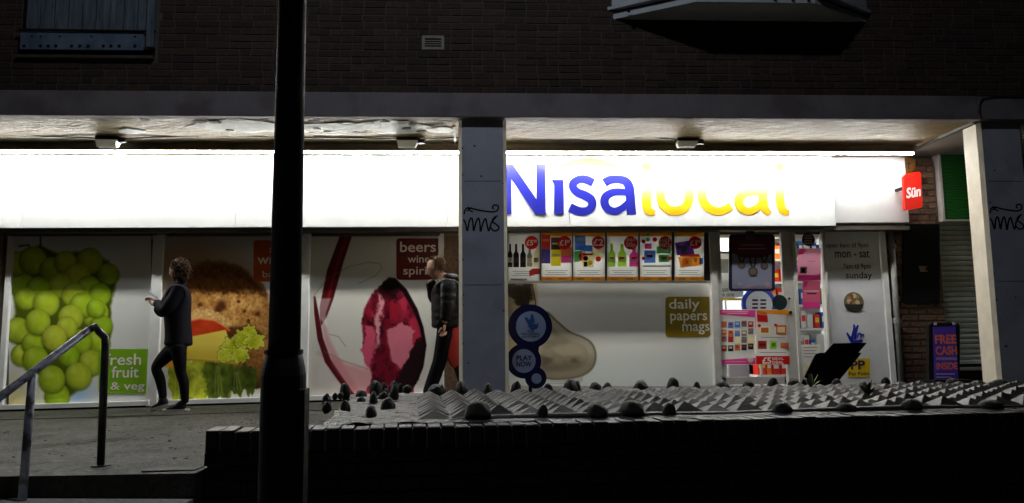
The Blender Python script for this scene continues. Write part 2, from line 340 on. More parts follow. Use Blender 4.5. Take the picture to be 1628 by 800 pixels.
for i, (a, b, (xc, zc, hd)) in enumerate(vis):
    dy = random.uniform(-.004, .002)
    if i < 300: inst('brick', head if hd else stretch, wall_o, (xc, YB+dy, zc), (random.uniform(-.006, .006), 0, random.uniform(-.008, .008)))
    else:
        L_ = .102 if hd else bw; rest.box((xc-L_/2, YB+dy, zc-bh/2), (xc+L_/2, YB+dy+.03, zc+bh/2), bev=.003)
for x0_, x1_, z_ in cut: rest.box((x0_, YB-.001, z_-bh/2), (x1_, YB+.03, z_+bh/2), bev=.003)
rest.build('brick', 'brick', wall_o, kind='stuff')
beam = MB(); xb = at(1556, 170, YBEAM).x
beam.box((WX0, YBEAM, Z_BEAM0), (xb-.004, YB+.06, Z_BEAM1), bev=.006); beam.box((xb+.004, YBEAM+.004, Z_BEAM0), (WX1, YB+.06, Z_BEAM1-.004), bev=.006)
beam.build('concrete_beam', 'concrete_beam', flats)
XS = at(1533, 200, YPIL+.2).x       # where the cream soffit ends
sf = MB(); nx, ny = 160, 24
vs = []; 
for j in range(ny+1):
    for i in range(nx+1):
        vs.append((WX0+(XS-WX0)*i/nx, YB+.06+(9.0-YB-.06)*j/ny, Z_SOF+.006*math.sin(i*1.7+j*.9)*random.random()))
sf.add(vs, [(j*(nx+1)+i, j*(nx+1)+i+1, (j+1)*(nx+1)+i+1, (j+1)*(nx+1)+i) for j in range(ny) for i in range(nx)])
sf.box((WX0, YB+.26, Z_SOF+.03), (XS, 9.75, Z_SOF+.2))
sof = sf.build('soffit', 'soffit', flats, smooth=True)
fl = MB()
for px, py, s_ in [(160, 186, 22), (230, 186, 16), (152, 184, 14), (330, 187, 14), (340, 189, 20), (365, 203, 14), (318, 190, 16), (420, 186, 14), (500, 188, 26), (505, 200, 12), (520, 205, 10), (565, 206, 14), (580, 208, 12), (612, 188, 14), (640, 189, 26), (672, 205, 16), (690, 197, 14), (700, 193, 16), (648, 200, 18), (655, 194, 14), (590, 190, 14), (540, 191, 12), (1197, 219, 5)]:
    p = atz(px, py+3, Z_SOF); n = 9; poly = []
    for k in range(n):
        a = 2*math.pi*k/n; r_ = s_*.0046*random.uniform(.35, 1)
        poly.append((p.x+r_*math.cos(a), max(YB+.07, p.y+r_*.8*math.sin(a))))
    fl.vprism(poly, Z_SOF-.010-random.uniform(0, .006), Z_SOF-.0085)
fl.build('paint_flake', noisy('bare_patch', (.05, .04, .03), (.12, .1, .08), 20, (.7, .9), .4), sof, kind='stuff')
pl = MB()
for px, py, s_, t_ in [(345, 197, 30, 0), (390, 196, 40, 0), (430, 199, 35, 0), (530, 200, 40, 0), (620, 198, 44, 0), (700, 203, 20, 0), (210, 205, 18, 0)]:
    p = atz(px, py+3, Z_SOF); n = 12
    poly = [(p.x+s_*.011*random.uniform(.6, 1)*math.cos(2*math.pi*k/n), max(YB+.07, p.y+s_*.007*random.uniform(.6, 1)*math.sin(2*math.pi*k/n))) for k in range(n)]
    pl.vprism(poly, Z_SOF-.0075-random.uniform(0, .0015), Z_SOF-.004)
pl.build('paint_patch', noisy('grey_white_undercoat', (.3, .32, .29), (.36, .38, .35), 10, (.5, .7), .2), sof, kind='stuff')
MB().box((XS+.02, YB+.07, Z_SOF-.012), (WX1, 9.9, Z_SOF+.2)).build('soffit', 'soffit_white', flats, label='white soffit bay beyond the trim')
tr = MB(); tr.box((XS-.02, YB+.065, Z_SOF-.03), (XS+.02, 9.4, Z_SOF+.04)); tr.build('soffit_trim', 'dark_frame', flats)
trr = MB(); xx = at(722, 205, 8.4).x; trr.box((xx-.012, YB+.3, Z_SOF-.022), (xx+.012, 8.95, Z_SOF+.03)); trr.build('conduit', 'soffit_white', flats)
ZS_BULK = at(900, 242.5, YL).z+.02
# wall over the fascia and pilasters
bwm = MB(); bwm.box((WX0, YL+.03, ZS_BULK), (at(1455, 238, YL).x, YW+.018, Z_SOF+.05)); bwm.box((WX0, YW+.02, 2.06), (at(1412, 300, YW).x, YW+.3, Z_SOF+.05)); bwm.build('wall', 'back_wall', flats)
def pillar(xa, xb_):
    o = MB(); z0 = pave_z(xa)-.1
    c = .035; yb = YPIL+.26
    o.vprism([(xa, YPIL+c), (xa+c, YPIL), (xb_-c, YPIL), (xb_, YPIL+c), (xb_, yb), (xa, yb)], z0, Z_BEAM0-.003)
    for f_i in range(len(o.f)):
        pass
    me_i = []
    for f in o.f:
        ys = [o.v[i][1] for i in f]; xs = [o.v[i][0] for i in f]
        me_i.append(0 if max(ys) <= YPIL+1e-6 else 1)
    o.m = me_i
    # expansion joints
    p = o.build('pillar', ['pillar', 'pillar_edge'], flats)
    jm = MB()
    for z in (2.42, 1.35):
        jm.box((xa+.06, YPIL-.001, z-.003), (xb_-.06, YPIL+.004, z+.003))
    jm.build('joint', flat(70, 72, 84), p); rr_ = random.Random(int(xa*100)); ch = MB()
    for k in range(16):
        cx_ = rr_.choice((xa+.04, xb_-.04, rr_.uniform(xa+.06, xb_-.06))); cz_ = rr_.uniform(.5, 2.8); r_ = rr_.uniform(.004, .014); n_ = 7
        ch.prism([(min(max(cx_+r_*rr_.uniform(.5, 1.6)*math.cos(6.283*i/n_), xa+.037), xb_-.037), cz_+r_*rr_.uniform(.5, 1.2)*math.sin(6.283*i/n_)) for i in range(n_)], YPIL-.0012, YPIL+.002)
    ch.build('chip', flat(64, 62, 66), p, kind='stuff'); return p
p1 = (at(729, 300, YPIL).x, at(806, 300, YPIL).x)
pil1 = pillar(*p1)
px_l = at(1563, 300, YPIL).x; pil2 = pillar(px_l, px_l+(p1[1]-p1[0]))
def graffiti(p, dx):
    gm = MB(); Yg = YPIL-.0015
    def s_(pts, w_): gm.ribbon([(at(x, y, YPIL).x+dx, at(x, y, YPIL).z) for x, y in pts], w_, Yg, YPIL+.002)
    s_([(738, 341), (739, 335), (743, 331), (748, 331)], .016); s_([(744, 329), (746, 334), (752, 337)], .014); s_([(742, 336), (750, 330)], .012)
    gm2 = gm
    s_([(748, 331), (760, 334), (772, 336), (784, 337), (791, 334), (792, 328), (787, 326), (783, 329), (785, 333)], .016)
    s_([(737, 349), (740, 355), (743, 367), (746, 352), (750, 347), (752, 356), (753, 367), (757, 353), (761, 347), (763, 356), (764, 368), (768, 354), (772, 348), (774, 356), (777, 367), (781, 355), (785, 349), (788, 346)], .017)
    s_([(791, 343), (785, 347), (783, 352), (789, 357), (793, 361), (791, 366), (785, 367), (780, 362)], .017)
    gm.build('graffiti', flat(14, 14, 26), p)
graffiti(pil1, 0); graffiti(pil2, px_l-p1[0]+.0)
# air brick
vt = MB(); fx0, fx1, fz0, fz1 = VENT; e = .028; yv = YB-.006
for a, b in (((fx0, fz0), (fx1, fz0+e)), ((fx0, fz1-e), (fx1, fz1)), ((fx0, fz0+e), (fx0+e, fz1-e)), ((fx1-e, fz0+e), (fx1, fz1-e))):
    vt.box((a[0], yv, a[1]), (b[0], yv+.04, b[1]))
for i in range(1, 4):
    z = fz0+e+(fz1-fz0-2*e)*i/4; vt.box((fx0+e, yv+.004, z-.004), (fx1-e, yv+.03, z+.004))
for i in range(1, 8):
    x = fx0+e+(fx1-fx0-2*e)*i/8; vt.box((x-.003, yv+.008, fz0+e), (x+.003, yv+.028, fz1-e))
av = vt.build('air_vent', 'airbrick', flats)
MB().box((fx0+e, YB+.001, fz0+e), (fx1-e, YB+.0055, fz1-e)).build('vent_void', 'black', av)
# boarded window top left
uw = MB(); xa, xb_ = at(36, 60, YB).x, at(247, 60, YB).x; zs = at(140, 90, YB).z
uw.box((xa-.03, YB-.05, zs-.03), (xb_+.0, YB+.02, zs)); uwo = uw.build('window', 'dark_frame', flats, label='boarded upper window with a blue metal panel')
MB().box((xa, YB-.01, zs+.004), (xb_, YB+.008, WZ1-.5)).build('recess', 'black', uwo)
zp0, zp1 = at(140, 83, YB).z, at(140, 54, YB).z
bd = MB()
nb = 9
for i in range(nb):
    x0_ = xa+.05+(xb_-xa-.08)*i/nb; x1_ = xa+.05+(xb_-xa-.08)*(i+1)/nb-.008
    MB().box((x0_, YB-.04-random.uniform(0, .008), zp0+.02), (x1_, YB-.012, WZ1-.6), bev=.004).build('board', 'cladding', uwo)
pn = MB(); pn.box((xa+.01, YB-.062, zp0), (at(240, 60, YB).x-.05, YB-.05, zp1), bev=.004)
po = pn.build('metal_panel', 'panel_blue', uwo)
for px in (44, 70, 82, 94, 119, 132, 145, 169, 181, 194, 219): MB().disc(XZ(px, 77, YB), .016, YB-.068, YB-.0615, n=10).build('bolt', 'black', uwo)
for px in (56, 70, 100, 150, 219): MB().disc(XZ(px, 62, YB), .01, YB-.066, YB-.0615, n=8).build('bolt', 'black', uwo)
MB().tube([at(30, 47, YB-.075), at(248, 50, YB-.075)], .012, 8).build('rail', 'black', uwo)
MB().box((at(238, 60, YB).x, YB-.09, zp0+.03), (at(245, 60, YB).x+.03, YB-.02, WZ1-.6)).build('frame', 'cladding', uwo)
# bay window, top centre-right
YBAY = 7.45
bz = BAY[2]; fxa, fxb = at(1106, 5, YBAY).x, at(1296, 5, YBAY).x
def bay_poly(e):
    return [(BAY[0]-e*1.2, YB), (fxa-e*.5, YBAY-e), (fxb+e*.5, YBAY-e), (BAY[1]+e*1.2, YB)]
bay = MB().vprism(bay_poly(0), bz, bz+.055).build('bay_window', 'bay_white', flats)
MB().vprism(bay_poly(-.035), bz-.002, bz+.02).build('soffit_board', noisy('grey_board', (.5, .5, .48), (.6, .6, .58), 5), bay)
MB().vprism(bay_poly(-.03), bz+.055, bz+.10).build('recess', 'dark_frame', bay)
MB().vprism(bay_poly(.05), bz+.10, bz+.135).build('ledge', 'bay_white', bay)
MB().vprism(bay_poly(.01), bz+.135, bz+.95).build('cladding', 'bay_white', bay)
MB().vprism(bay_poly(-.02), bz+.95, bz+2.2).build('window_pane', 'black', bay)
sc = MB()
for px, py in ((1000, 19), (1070, 7), (1232, 3), (1260, 3), (1285, 3)):
    p = at(px, py, YBAY+.3 if px < 1100 else YBAY); 
    sc.box((p.x-.012, p.y-.02, bz+.018), (p.x+.012, p.y+.02, bz+.04))
sc.build('bracket', 'black', bay)

# ------------------------------------------------------------------ fascia sign and its strip light
XF1 = at(1326, 300, YF).x; XF2 = at(1441, 300, YF+.06).x; ZF0 = at(900, 360, YF).z; ZF1 = at(900, 246, YF).z
sign = thing('fascia_sign', (2, YF, ZF0), 'long white fascia sign with big blue and yellow lettering', 'shop sign')
sx = [WX0]+[at(p_, 300, YF).x for p_ in (38, 376, 712, 905)]+[XF1]
for i in range(5): MB().box((sx[i]+.0015, YF+.0012*(i % 2), ZF0), (sx[i+1]-.0015, YW+.02, ZF1), bev=.002).build('sign_panel', 'sign_white', sign)
MB().box((XF1+.002, YF+.05, at(1380, 354, YF+.05).z), (XF2, YW+.02, ZF1-.01), bev=.003).build('end_panel', 'sign_grey', sign)
MB().box((WX0, YF+.02, ZF0-.05), (XF2-.02, YW+.015, ZF0-.003)).build('lower_rail', 'dark_frame', sign)
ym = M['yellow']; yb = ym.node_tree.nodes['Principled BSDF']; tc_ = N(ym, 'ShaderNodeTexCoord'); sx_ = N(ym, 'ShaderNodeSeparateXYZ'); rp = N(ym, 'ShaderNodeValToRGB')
L(ym, tc_.outputs['Object'], sx_.inputs[0]); L(ym, sx_.outputs['Z'], rp.inputs[0])      # pale band up the letters paints in the strip light's overexposed wash
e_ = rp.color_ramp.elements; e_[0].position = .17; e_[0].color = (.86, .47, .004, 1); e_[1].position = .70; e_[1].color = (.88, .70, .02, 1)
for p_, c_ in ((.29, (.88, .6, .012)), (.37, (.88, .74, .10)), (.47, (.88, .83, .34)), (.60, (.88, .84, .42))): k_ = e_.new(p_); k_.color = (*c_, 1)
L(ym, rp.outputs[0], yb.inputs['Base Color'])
def letter(strokes, m_, solid=()):
    mb = MB(); y = YF-.004
    for i, (pts, wd) in enumerate(strokes):
        P = [XZ(x, yy, YF) for x, yy in pts]; k = YF/FPX
        mb.ribbon(P, [q*k for q in wd] if hasattr(wd, '__len__') else wd*k, y-.0008*i, YF+.003, sub=7)
    for i, poly in enumerate(solid):
        mb.prism([XZ(x, yy, YF) for x, yy in poly], y-.0008*(i+5), YF+.003)
    mb.build('letter', m_, sign)
letter([], 'blue', [[(797, 261), (813, 261), (813, 341), (797, 341)], [(797, 261), (815, 261), (869, 341), (851, 341)], [(853, 261), (870, 261), (867, 264), (867, 341), (853, 341)]])
letter([], 'blue', [[(877, 286), (895, 286), (896, 290), (896, 341), (881, 341), (881, 294)]])
letter([([(943, 291), (933, 286), (922, 285), (913, 290), (911, 298), (918, 306), (930, 311), (940, 318), (941, 328), (934, 335), (921, 336), (906, 330)], [14, 14, 13, 13, 13, 14, 15, 14, 13, 13, 14, 15])], 'blue')
letter([([(961, 291), (970, 286), (982, 285), (994, 288), (1000, 297), (1002, 312), (1003, 328), (1004, 341)], [14, 14, 13, 14, 15, 15, 15, 15]),
        ([(999, 307), (988, 305), (974, 306), (963, 313), (961, 323), (966, 332), (977, 336), (989, 331), (1000, 321)], [9, 11, 12, 14, 14, 13, 12, 11, 10])], 'blue')
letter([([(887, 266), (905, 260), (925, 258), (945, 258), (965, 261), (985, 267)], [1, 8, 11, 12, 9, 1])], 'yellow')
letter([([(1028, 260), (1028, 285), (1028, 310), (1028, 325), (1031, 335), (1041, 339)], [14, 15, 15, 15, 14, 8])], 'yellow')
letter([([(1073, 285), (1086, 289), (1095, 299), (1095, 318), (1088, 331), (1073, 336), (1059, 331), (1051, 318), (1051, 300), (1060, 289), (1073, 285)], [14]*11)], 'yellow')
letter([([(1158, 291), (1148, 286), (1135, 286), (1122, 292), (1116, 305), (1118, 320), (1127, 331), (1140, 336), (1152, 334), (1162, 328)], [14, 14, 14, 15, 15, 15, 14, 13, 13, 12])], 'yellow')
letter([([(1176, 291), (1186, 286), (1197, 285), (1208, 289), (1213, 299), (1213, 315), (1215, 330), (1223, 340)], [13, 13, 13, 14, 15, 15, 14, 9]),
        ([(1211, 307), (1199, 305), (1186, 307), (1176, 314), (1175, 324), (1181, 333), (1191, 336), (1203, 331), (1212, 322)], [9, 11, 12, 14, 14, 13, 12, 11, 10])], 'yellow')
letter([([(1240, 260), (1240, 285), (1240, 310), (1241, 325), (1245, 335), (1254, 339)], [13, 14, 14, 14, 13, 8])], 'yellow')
XLE = at(1453, 243, YL).x; zl = at(900, 242.5, YL).z
strip = thing('strip_light', (0, YL, zl), 'long lit white strip light along the top of the fascia', 'strip light')
MB().box((WX0, YL-.034, zl+.009), (XLE, YL+.045, zl+.03), bev=.004).build('housing', 'back_wall', strip)
dm = MB(); n = 28
for i in range(n):
    a = WX0+(XLE-WX0)*i/n; b = WX0+(XLE-WX0)*(i+1)/n
    dm.box((a, YL-.002, zl-.009), (b-.004, YL+.030, zl+.0085))
dm.build('diffuser', 'tube', strip)
MB().box((WX0, YL+.031, zl-.004), (XLE-.03, YL+.044, zl+.0085)).build('backplate', 'white_metal', strip)

# ------------------------------------------------------------------ printed window graphics (painted per vertex on a fine grid)
def smooth_noise(shape, cells, seed):
    rng = np.random.RandomState(seed); h, w_ = shape; out = np.zeros(shape); amp = 1.; tot = 0
    for o in range(4):
        c = cells*2**o; g_ = rng.rand(c+2, c+2)
        yy = np.linspace(0, c, h); xx_ = np.linspace(0, c, w_); yi = np.minimum(yy.astype(int), c-1); xi = np.minimum(xx_.astype(int), c-1)
        fy = (yy-yi)[:, None]; fx = (xx_-xi)[None]; fy = fy*fy*(3-2*fy); fx = fx*fx*(3-2*fx)
        a = g_[np.ix_(yi, xi)]; b = g_[np.ix_(yi, xi+1)]; c_ = g_[np.ix_(yi+1, xi)]; d = g_[np.ix_(yi+1, xi+1)]
        out += amp*((a*(1-fx)+b*fx)*(1-fy)+(c_*(1-fx)+d*fx)*fy); tot += amp; amp *= .5
    return out/tot
class Canvas:            # pixel-like painter; coordinates are photo pixels mapped onto the window plane
    def __init__(s, x0, y0, x1, y1, step=.8, bg=(225, 228, 226)):
        s.nx = int((x1-x0)/step); s.ny = int((y1-y0)/step)
        s.X, s.Y = np.meshgrid(np.linspace(x0, x1, s.nx), np.linspace(y0, y1, s.ny)); s.c = np.zeros((s.ny, s.nx, 3)); s.c[:] = bg
        s.box = (x0, y0, x1, y1)
    def noise(s, cells, seed): return smooth_noise((s.ny, s.nx), cells, seed)
    def blend(s, a, col):
        a = np.clip(a, 0, 1)[..., None]; s.c = s.c*(1-a)+np.asarray(col, float)*a
    def poly(s, pts, soft=1.2, wob=None):
        X, Y = s.X, s.Y
        if wob is not None: X = X+wob[0]; Y = Y+wob[1]
        n = len(pts); ins = np.zeros(X.shape, bool); dmin = np.full(X.shape, 1e9)
        for i in range(n):
            ax, ay = pts[i]; bx, by = pts[(i+1) % n]
            cond = ((ay > Y) != (by > Y)); xi = (bx-ax)*(Y-ay)/((by-ay) if by != ay else 1e-9)+ax
            ins ^= cond & (X < xi)
            t = np.clip(((X-ax)*(bx-ax)+(Y-ay)*(by-ay))/max((bx-ax)**2+(by-ay)**2, 1e-9), 0, 1)
            dmin = np.minimum(dmin, np.hypot(X-ax-t*(bx-ax), Y-ay-t*(by-ay)))
        sd = np.where(ins, dmin, -dmin); s.sd = sd
        return np.clip(sd/soft+.5, 0, 1)
    def spoly(s, pts, soft=1.2, wob=None):      # rounded closed outline
        n = len(pts); P = [np.array(p, float) for p in pts]; q = []
        for i in range(n):
            a, b, c, d = P[i-1], P[i], P[(i+1) % n], P[(i+2) % n]
            for t in (0, .25, .5, .75): q.append(tuple(.5*(2*b+(c-a)*t+(2*a-5*b+4*c-d)*t*t+(3*b-a-3*c+d)*t**3)))
        return s.poly(q, soft, wob)
    def line(s, pts, wd, soft=1.2):
        d = np.full(s.X.shape, 1e9); wd = wd if hasattr(wd, '__len__') else [wd]*len(pts)
        for i in range(len(pts)-1):
            ax, ay = pts[i]; bx, by = pts[i+1]
            t = np.clip(((s.X-ax)*(bx-ax)+(s.Y-ay)*(by-ay))/max((bx-ax)**2+(by-ay)**2, 1e-9), 0, 1)
            d = np.minimum(d, np.hypot(s.X-ax-t*(bx-ax), s.Y-ay-t*(by-ay))-(wd[i]*(1-t)+wd[i+1]*t)/2)
        return np.clip(.5-d/soft, 0, 1)
    def mesh(s, name, Y, parent):
        x0, y0, x1, y1 = s.box; u = (s.X-x0)/(x1-x0); v = (s.Y-y0)/(y1-y0)
        A, B, C_, D = [at(*q, Y) for q in ((x0, y0), (x1, y0), (x1, y1), (x0, y1))]
        f = lambda k: (A[k]*(1-u)+B[k]*u)*(1-v)+(D[k]*(1-u)+C_[k]*u)*v
        o = ORG[parent]; P = np.stack([f(0)-o.x, np.full(u.shape, Y-o.y), f(2)-o.z], -1).reshape(-1, 3)
        idx = np.arange(s.nx*s.ny).reshape(s.ny, s.nx); q = np.stack([idx[:-1, :-1], idx[1:, :-1], idx[1:, 1:], idx[:-1, 1:]], -1).reshape(-1, 4)
        me = bpy.data.meshes.new(name); me.vertices.add(len(P)); me.vertices.foreach_set('co', P.ravel().astype(np.float32))
        me.loops.add(q.size); me.loops.foreach_set('vertex_index', q.ravel().astype(np.int32))
        me.polygons.add(len(q)); me.polygons.foreach_set('loop_start', np.arange(0, q.size, 4, dtype=np.int32)); me.update(calc_edges=True); me.validate()
        ca = me.color_attributes.new('Col', 'FLOAT_COLOR', 'POINT'); col = np.ones((len(P), 4), np.float32); col[:, :3] = lin(s.c.reshape(-1, 3)); ca.data.foreach_set('color', col.ravel())
        me.materials.append(M['print']); ob = bpy.data.objects.new(name, me); C.objects.link(ob); ob.parent = parent; ORG[ob] = o; return ob

YG = YW-.004     # printed vinyl sits on the panes
front = thing('shopfront', (0, YW, pave_z(0)), 'shop front of white framed windows covered in food graphics with a lit glass door', 'shop front')
FZ0 = lambda x: pave_z(x)+.03
def frame_bar(px0, px1, pyt, pyb, y0=YW-.05, m_='white_metal', name='frame', vertical=True, par=front):
    a, b = at(px0, (pyt+pyb)/2, YW).x, at(px1, (pyt+pyb)/2, YW).x
    zt, zb = at((px0+px1)/2, pyt, YW).z, at((px0+px1)/2, pyb, YW).z
    return MB().box((a, y0, zb), (b, YW+.05, zt), bev=.006).build(name, m_, par)
def pane(px0, py0, px1, py1, m_='print', name='window_panel', y=YW, th=.01):
    q = MB(); pxrect(q, px0, py0, px1, py1, y, th); return q.build(name, m_, front)
# 1 grapes
cv = Canvas(14, 374, 240, 645, bg=(214, 216, 212))
cv.blend(np.clip(1-np.hypot((cv.X-20)/60, (cv.Y-640)/60), 0, 1)*.7, (232, 214, 120)); cv.blend(np.clip(1-np.hypot((cv.X-120)/40, (cv.Y-625)/26), 0, 1), (150, 190, 225))
cv.blend(cv.line([(64, 374), (64, 400), (80, 440), (130, 430), (150, 440)], 3), (90, 95, 40)); cv.blend(cv.line([(30, 392), (45, 390), (70, 445)], 3), (90, 95, 40)); cv.blend(cv.line([(84, 440), (100, 455), (90, 490)], 3), (90, 80, 40))
gr = [(33, 452, 20), (24, 420, 19), (52, 415, 22), (82, 430, 20), (104, 418, 18), (142, 416, 21), (172, 437, 17), (122, 442, 22), (95, 455, 20), (140, 460, 20), (60, 462, 20), (116, 470, 19), (41, 476, 18), (158, 470, 18), (150, 500, 22), (73, 484, 21), (130, 487, 20), (34, 566, 17), (28, 527, 20), (52, 548, 18), (160, 520, 18), (112, 507, 20), (154, 545, 18), (127, 545, 19), (106, 522, 17), (60, 514, 20), (90, 630, 20), (86, 539, 20), (144, 578, 20), (56, 573, 21), (109, 567, 17), (124, 599, 21), (82, 604, 21), (152, 492, 15)]
cv.blend(cv.poly([(20, 440), (30, 405), (60, 395), (100, 402), (145, 398), (188, 432), (182, 462), (170, 490), (176, 520), (170, 560), (150, 600), (110, 632), (78, 632), (60, 600), (36, 580), (24, 540), (24, 480)], 6, ((cv.noise(10, 2)-.5)*16, (cv.noise(9, 4)-.5)*16)), (74, 88, 16))
gn = cv.noise(40, 31)
for i, (x, y, r_) in enumerate(gr):
    r_ *= 1.04
    d = np.hypot(cv.X-x, (cv.Y-y)/1.03)/r_; a = np.clip((1-d)*r_/1.5, 0, 1); sh = np.clip(1-d**2, 0, 1)**.5
    tone = .62+.40*sh+.10*((cv.X-x)/r_)-.08*((cv.Y-y)/r_)+.14*(gn-.5); h = (i*37 % 10)/10.
    base = np.array([146+44*h, 184+16*h, 28+30*h]); col = base*np.clip(tone, .35, 1.15)[..., None]
    hl = np.clip(1-np.hypot(cv.X-x+r_*.3, cv.Y-y+r_*.4)/(r_*.55), 0, 1)[..., None]*.35; col = col*(1-hl)+np.array([215, 228, 140])*hl
    cv.c = cv.c*(1-a[..., None])+np.clip(col, 0, 255)*a[..., None]
    rim = np.clip(1-abs(d-1.0)*r_/3.0, 0, 1)*np.clip(.25+.45*((cv.Y-y)/r_), 0, .6); cv.blend(rim*(d < 1.15), (84, 104, 14)); cv.blend(np.clip(1-np.hypot(cv.X-x-r_*.35, cv.Y-y-r_*.5)/(r_*.5), 0, 1)*.3*(d < .95), (196, 214, 84))
p_grape = pane(14, 374, 240, 645, 'white_metal', y=YW-.0005); p_grape['label'] = 'window covered with a picture of green grapes'
cv.mesh('grape_graphic', YG, p_grape)
def sign_block(par, px, py, px2, py2, col, lines, Y=YG-.004, r_=5):
    q = MB(); n = []
    for cx, cy, a0 in ((px2-r_, py+r_, -90), (px2-r_, py2-r_, 0), (px+r_, py2-r_, 90), (px+r_, py+r_, 180)):
        for k in range(5): t = R(a0+22.5*k); n.append(XZ(cx+r_*math.cos(t), cy+r_*math.sin(t), Y))
    q.prism(n, Y, Y+.003); o = q.build('sign_block', flat(*col), par)
    t = MB()
    for body, x0, y0, x1, y1 in lines: px_text(t, body, x0, y0, x1, y1, Y-.002)
    t.build('lettering', flat(226, 222, 205), o)
sign_block(p_grape, 157, 555, 239, 626, (118, 168, 22), [('fresh', 166, 562, 225, 581), ('fruit', 177, 582, 221, 601), ('& veg', 175, 607, 230, 626-2)])
# 2 burger
cv = Canvas(255, 376, 488, 642, step=.7, bg=(205, 204, 198)); nz = cv.noise(8, 3); n2 = cv.noise(28, 5); n3 = cv.noise(70, 9); n4 = cv.noise(16, 41)
wob = ((nz-.5)*14+(n3-.5)*5, (n2-.5)*10+(n3-.5)*5)
cv.blend(np.clip(1-np.hypot((cv.X-300)/110, (cv.Y-430)/75), 0, 1)*.9, (140, 100, 60)); cv.blend(np.clip((cv.Y-590)/50, 0, 1)*.4, (226, 222, 214))
def tex(a, base, hi, lo_, k=1.0, n_=None):
    k *= .5
    n_ = n3*.6+n2*.4 if n_ is None else n_
    cv.blend(a, base); cv.blend(a*np.clip((n_-.5)*7*k, 0, .9), hi); cv.blend(a*np.clip((.5-n_)*7*k, 0, .9), lo_)
def shade(a, f):        # printed picture's own modelling
    cv.blend(a*np.clip(f, 0, .8), (40, 22, 10))
top = cv.spoly([(282, 520), (284, 470), (290, 444), (304, 428), (322, 419), (345, 418), (372, 424), (398, 438), (417, 456), (428, 480), (433, 520), (428, 548), (380, 550), (340, 530)], 4, wob)
tex(top, (192, 140, 72), (228, 184, 112), (146, 94, 42)); shade(top, (abs(cv.X-352)/90)**3*.5)
crust = cv.spoly([(283, 476), (290, 442), (304, 427), (322, 418), (345, 417), (372, 423), (398, 437), (420, 462), (424, 476), (400, 466), (350, 468), (310, 462)], 9, wob); tex(crust, (112, 68, 30), (146, 96, 48), (78, 42, 16))
for x, y, r_ in ((352, 488, 9), (346, 494, 6), (410, 500, 4), (318, 486, 4), (378, 482, 3), (396, 512, 3), (330, 500, 3), (388, 496, 2.5)): cv.blend(np.clip(1.4-np.hypot(cv.X-x+wob[0]*.5, cv.Y-y+wob[1]*.5)/r_, 0, 1), (84, 42, 20))
cr_ = cv.poly([(296, 498), (330, 492), (368, 512), (362, 534), (340, 530), (300, 520)], 4, wob); tex(cr_, (222, 178, 108), (240, 206, 146), (180, 126, 64))
cv.blend(cv.poly([(352, 524), (400, 518), (424, 540), (400, 552), (362, 545)], 5, wob)*.9, (74, 40, 20))
bot = cv.spoly([(366, 566), (430, 540), (433, 566), (424, 606), (404, 618), (370, 612), (348, 590)], 4, wob); tex(bot, (150, 102, 52), (184, 134, 76), (104, 64, 30)); shade(bot, (cv.Y-570)/70)
t_ = cv.poly([(288, 516), (318, 508), (342, 512), (366, 528), (338, 541), (288, 546)], 2.5, (wob[0]*.35, wob[1]*.35)); tex(t_, (204, 66, 28), (232, 116, 60), (160, 34, 18), .8, nz); cv.blend(cv.line([(290, 515), (318, 508), (342, 511), (364, 526)], 2.5, 2)*.7, (236, 150, 90))
lt1 = np.zeros(cv.X.shape)
for i, (x0, x1, yt, yb, c_) in enumerate(((268, 300, 566, 640, (128, 140, 28)), (292, 336, 570, 638, (166, 172, 44)), (322, 372, 574, 634, (92, 108, 30)), (352, 402, 584, 626, (72, 88, 24)))):
    fr_ = 4*np.sin(cv.X/3.3+i)+3*np.sin(cv.X/1.7+2*i); a = cv.poly([(x0, yt), (x1, yt), (x1+4, (yt+yb)/2), (x1-6, yb), (x0+6, yb)], 3, (wob[0]*1.6, wob[1]+fr_)); tex(a, c_, tuple(min(255, v*1.4) for v in c_), tuple(v*.55 for v in c_), 1, n4*.6+n2*.4)
    for k in range(3): cv.blend(cv.line([((x0+x1)/2+6*k-6, yb-6), ((x0+x1)/2+2*k-4, yt+10)], 1.4, 1.6)*.35, (206, 212, 130))
cv.blend(cv.poly([(262, 565), (274, 562), (276, 585), (262, 585)], 3), (216, 150, 40))
ch = cv.poly([(288, 540), (358, 526), (378, 581), (340, 577), (264, 572), (268, 560)], 1.6); cv.blend(ch, (226, 204, 84)); cv.blend(ch*np.clip((cv.Y-548)/36, 0, .55), (186, 156, 44)); cv.blend(cv.line([(268, 571), (340, 576), (376, 580)], 2.2, 1.5)*.8, (150, 118, 28)); cv.blend(cv.line([(358, 530), (376, 580)], 1.6, 1.5)*.6, (236, 218, 130))
for i, (cx, cy, rx_, ry_) in enumerate(((368, 556, 17, 18), (386, 540, 16, 15), (404, 544, 17, 13), (382, 566, 14, 12), (396, 528, 11, 9), (356, 566, 11, 12))):
    th = np.arctan2(cv.Y-cy, cv.X-cx); d = np.hypot((cv.X-cx)/rx_, (cv.Y-cy)/ry_)+.13*np.sin(th*7+i)+.08*np.sin(th*13+2*i)+(n3-.5)*.25; a = np.clip((1-d)*7, 0, 1)
    tex(a, (180, 188, 36), (218, 222, 100), (120, 132, 18), 1, n4*.5+n2*.5); cv.blend(np.clip(1-abs(d-.86)/.16, 0, 1)*.5, (224, 228, 120)); cv.blend(np.clip(1-abs(d-1.02)/.1, 0, 1)*.45*(d < 1.1), (70, 82, 10))
p_b = pane(255, 376, 488, 642, 'white_metal', y=YW-.0005); p_b['label'] = 'window covered with a picture of a filled roll'
cv.mesh('burger_graphic', YG, p_b)
sign_block(p_b, 403, 382, 478, 448, (176, 72, 28), [('subs', 429, 389, 470, 402), ('wraps', 409, 409, 468, 425), ('bagels', 417, 431, 466, 444)])
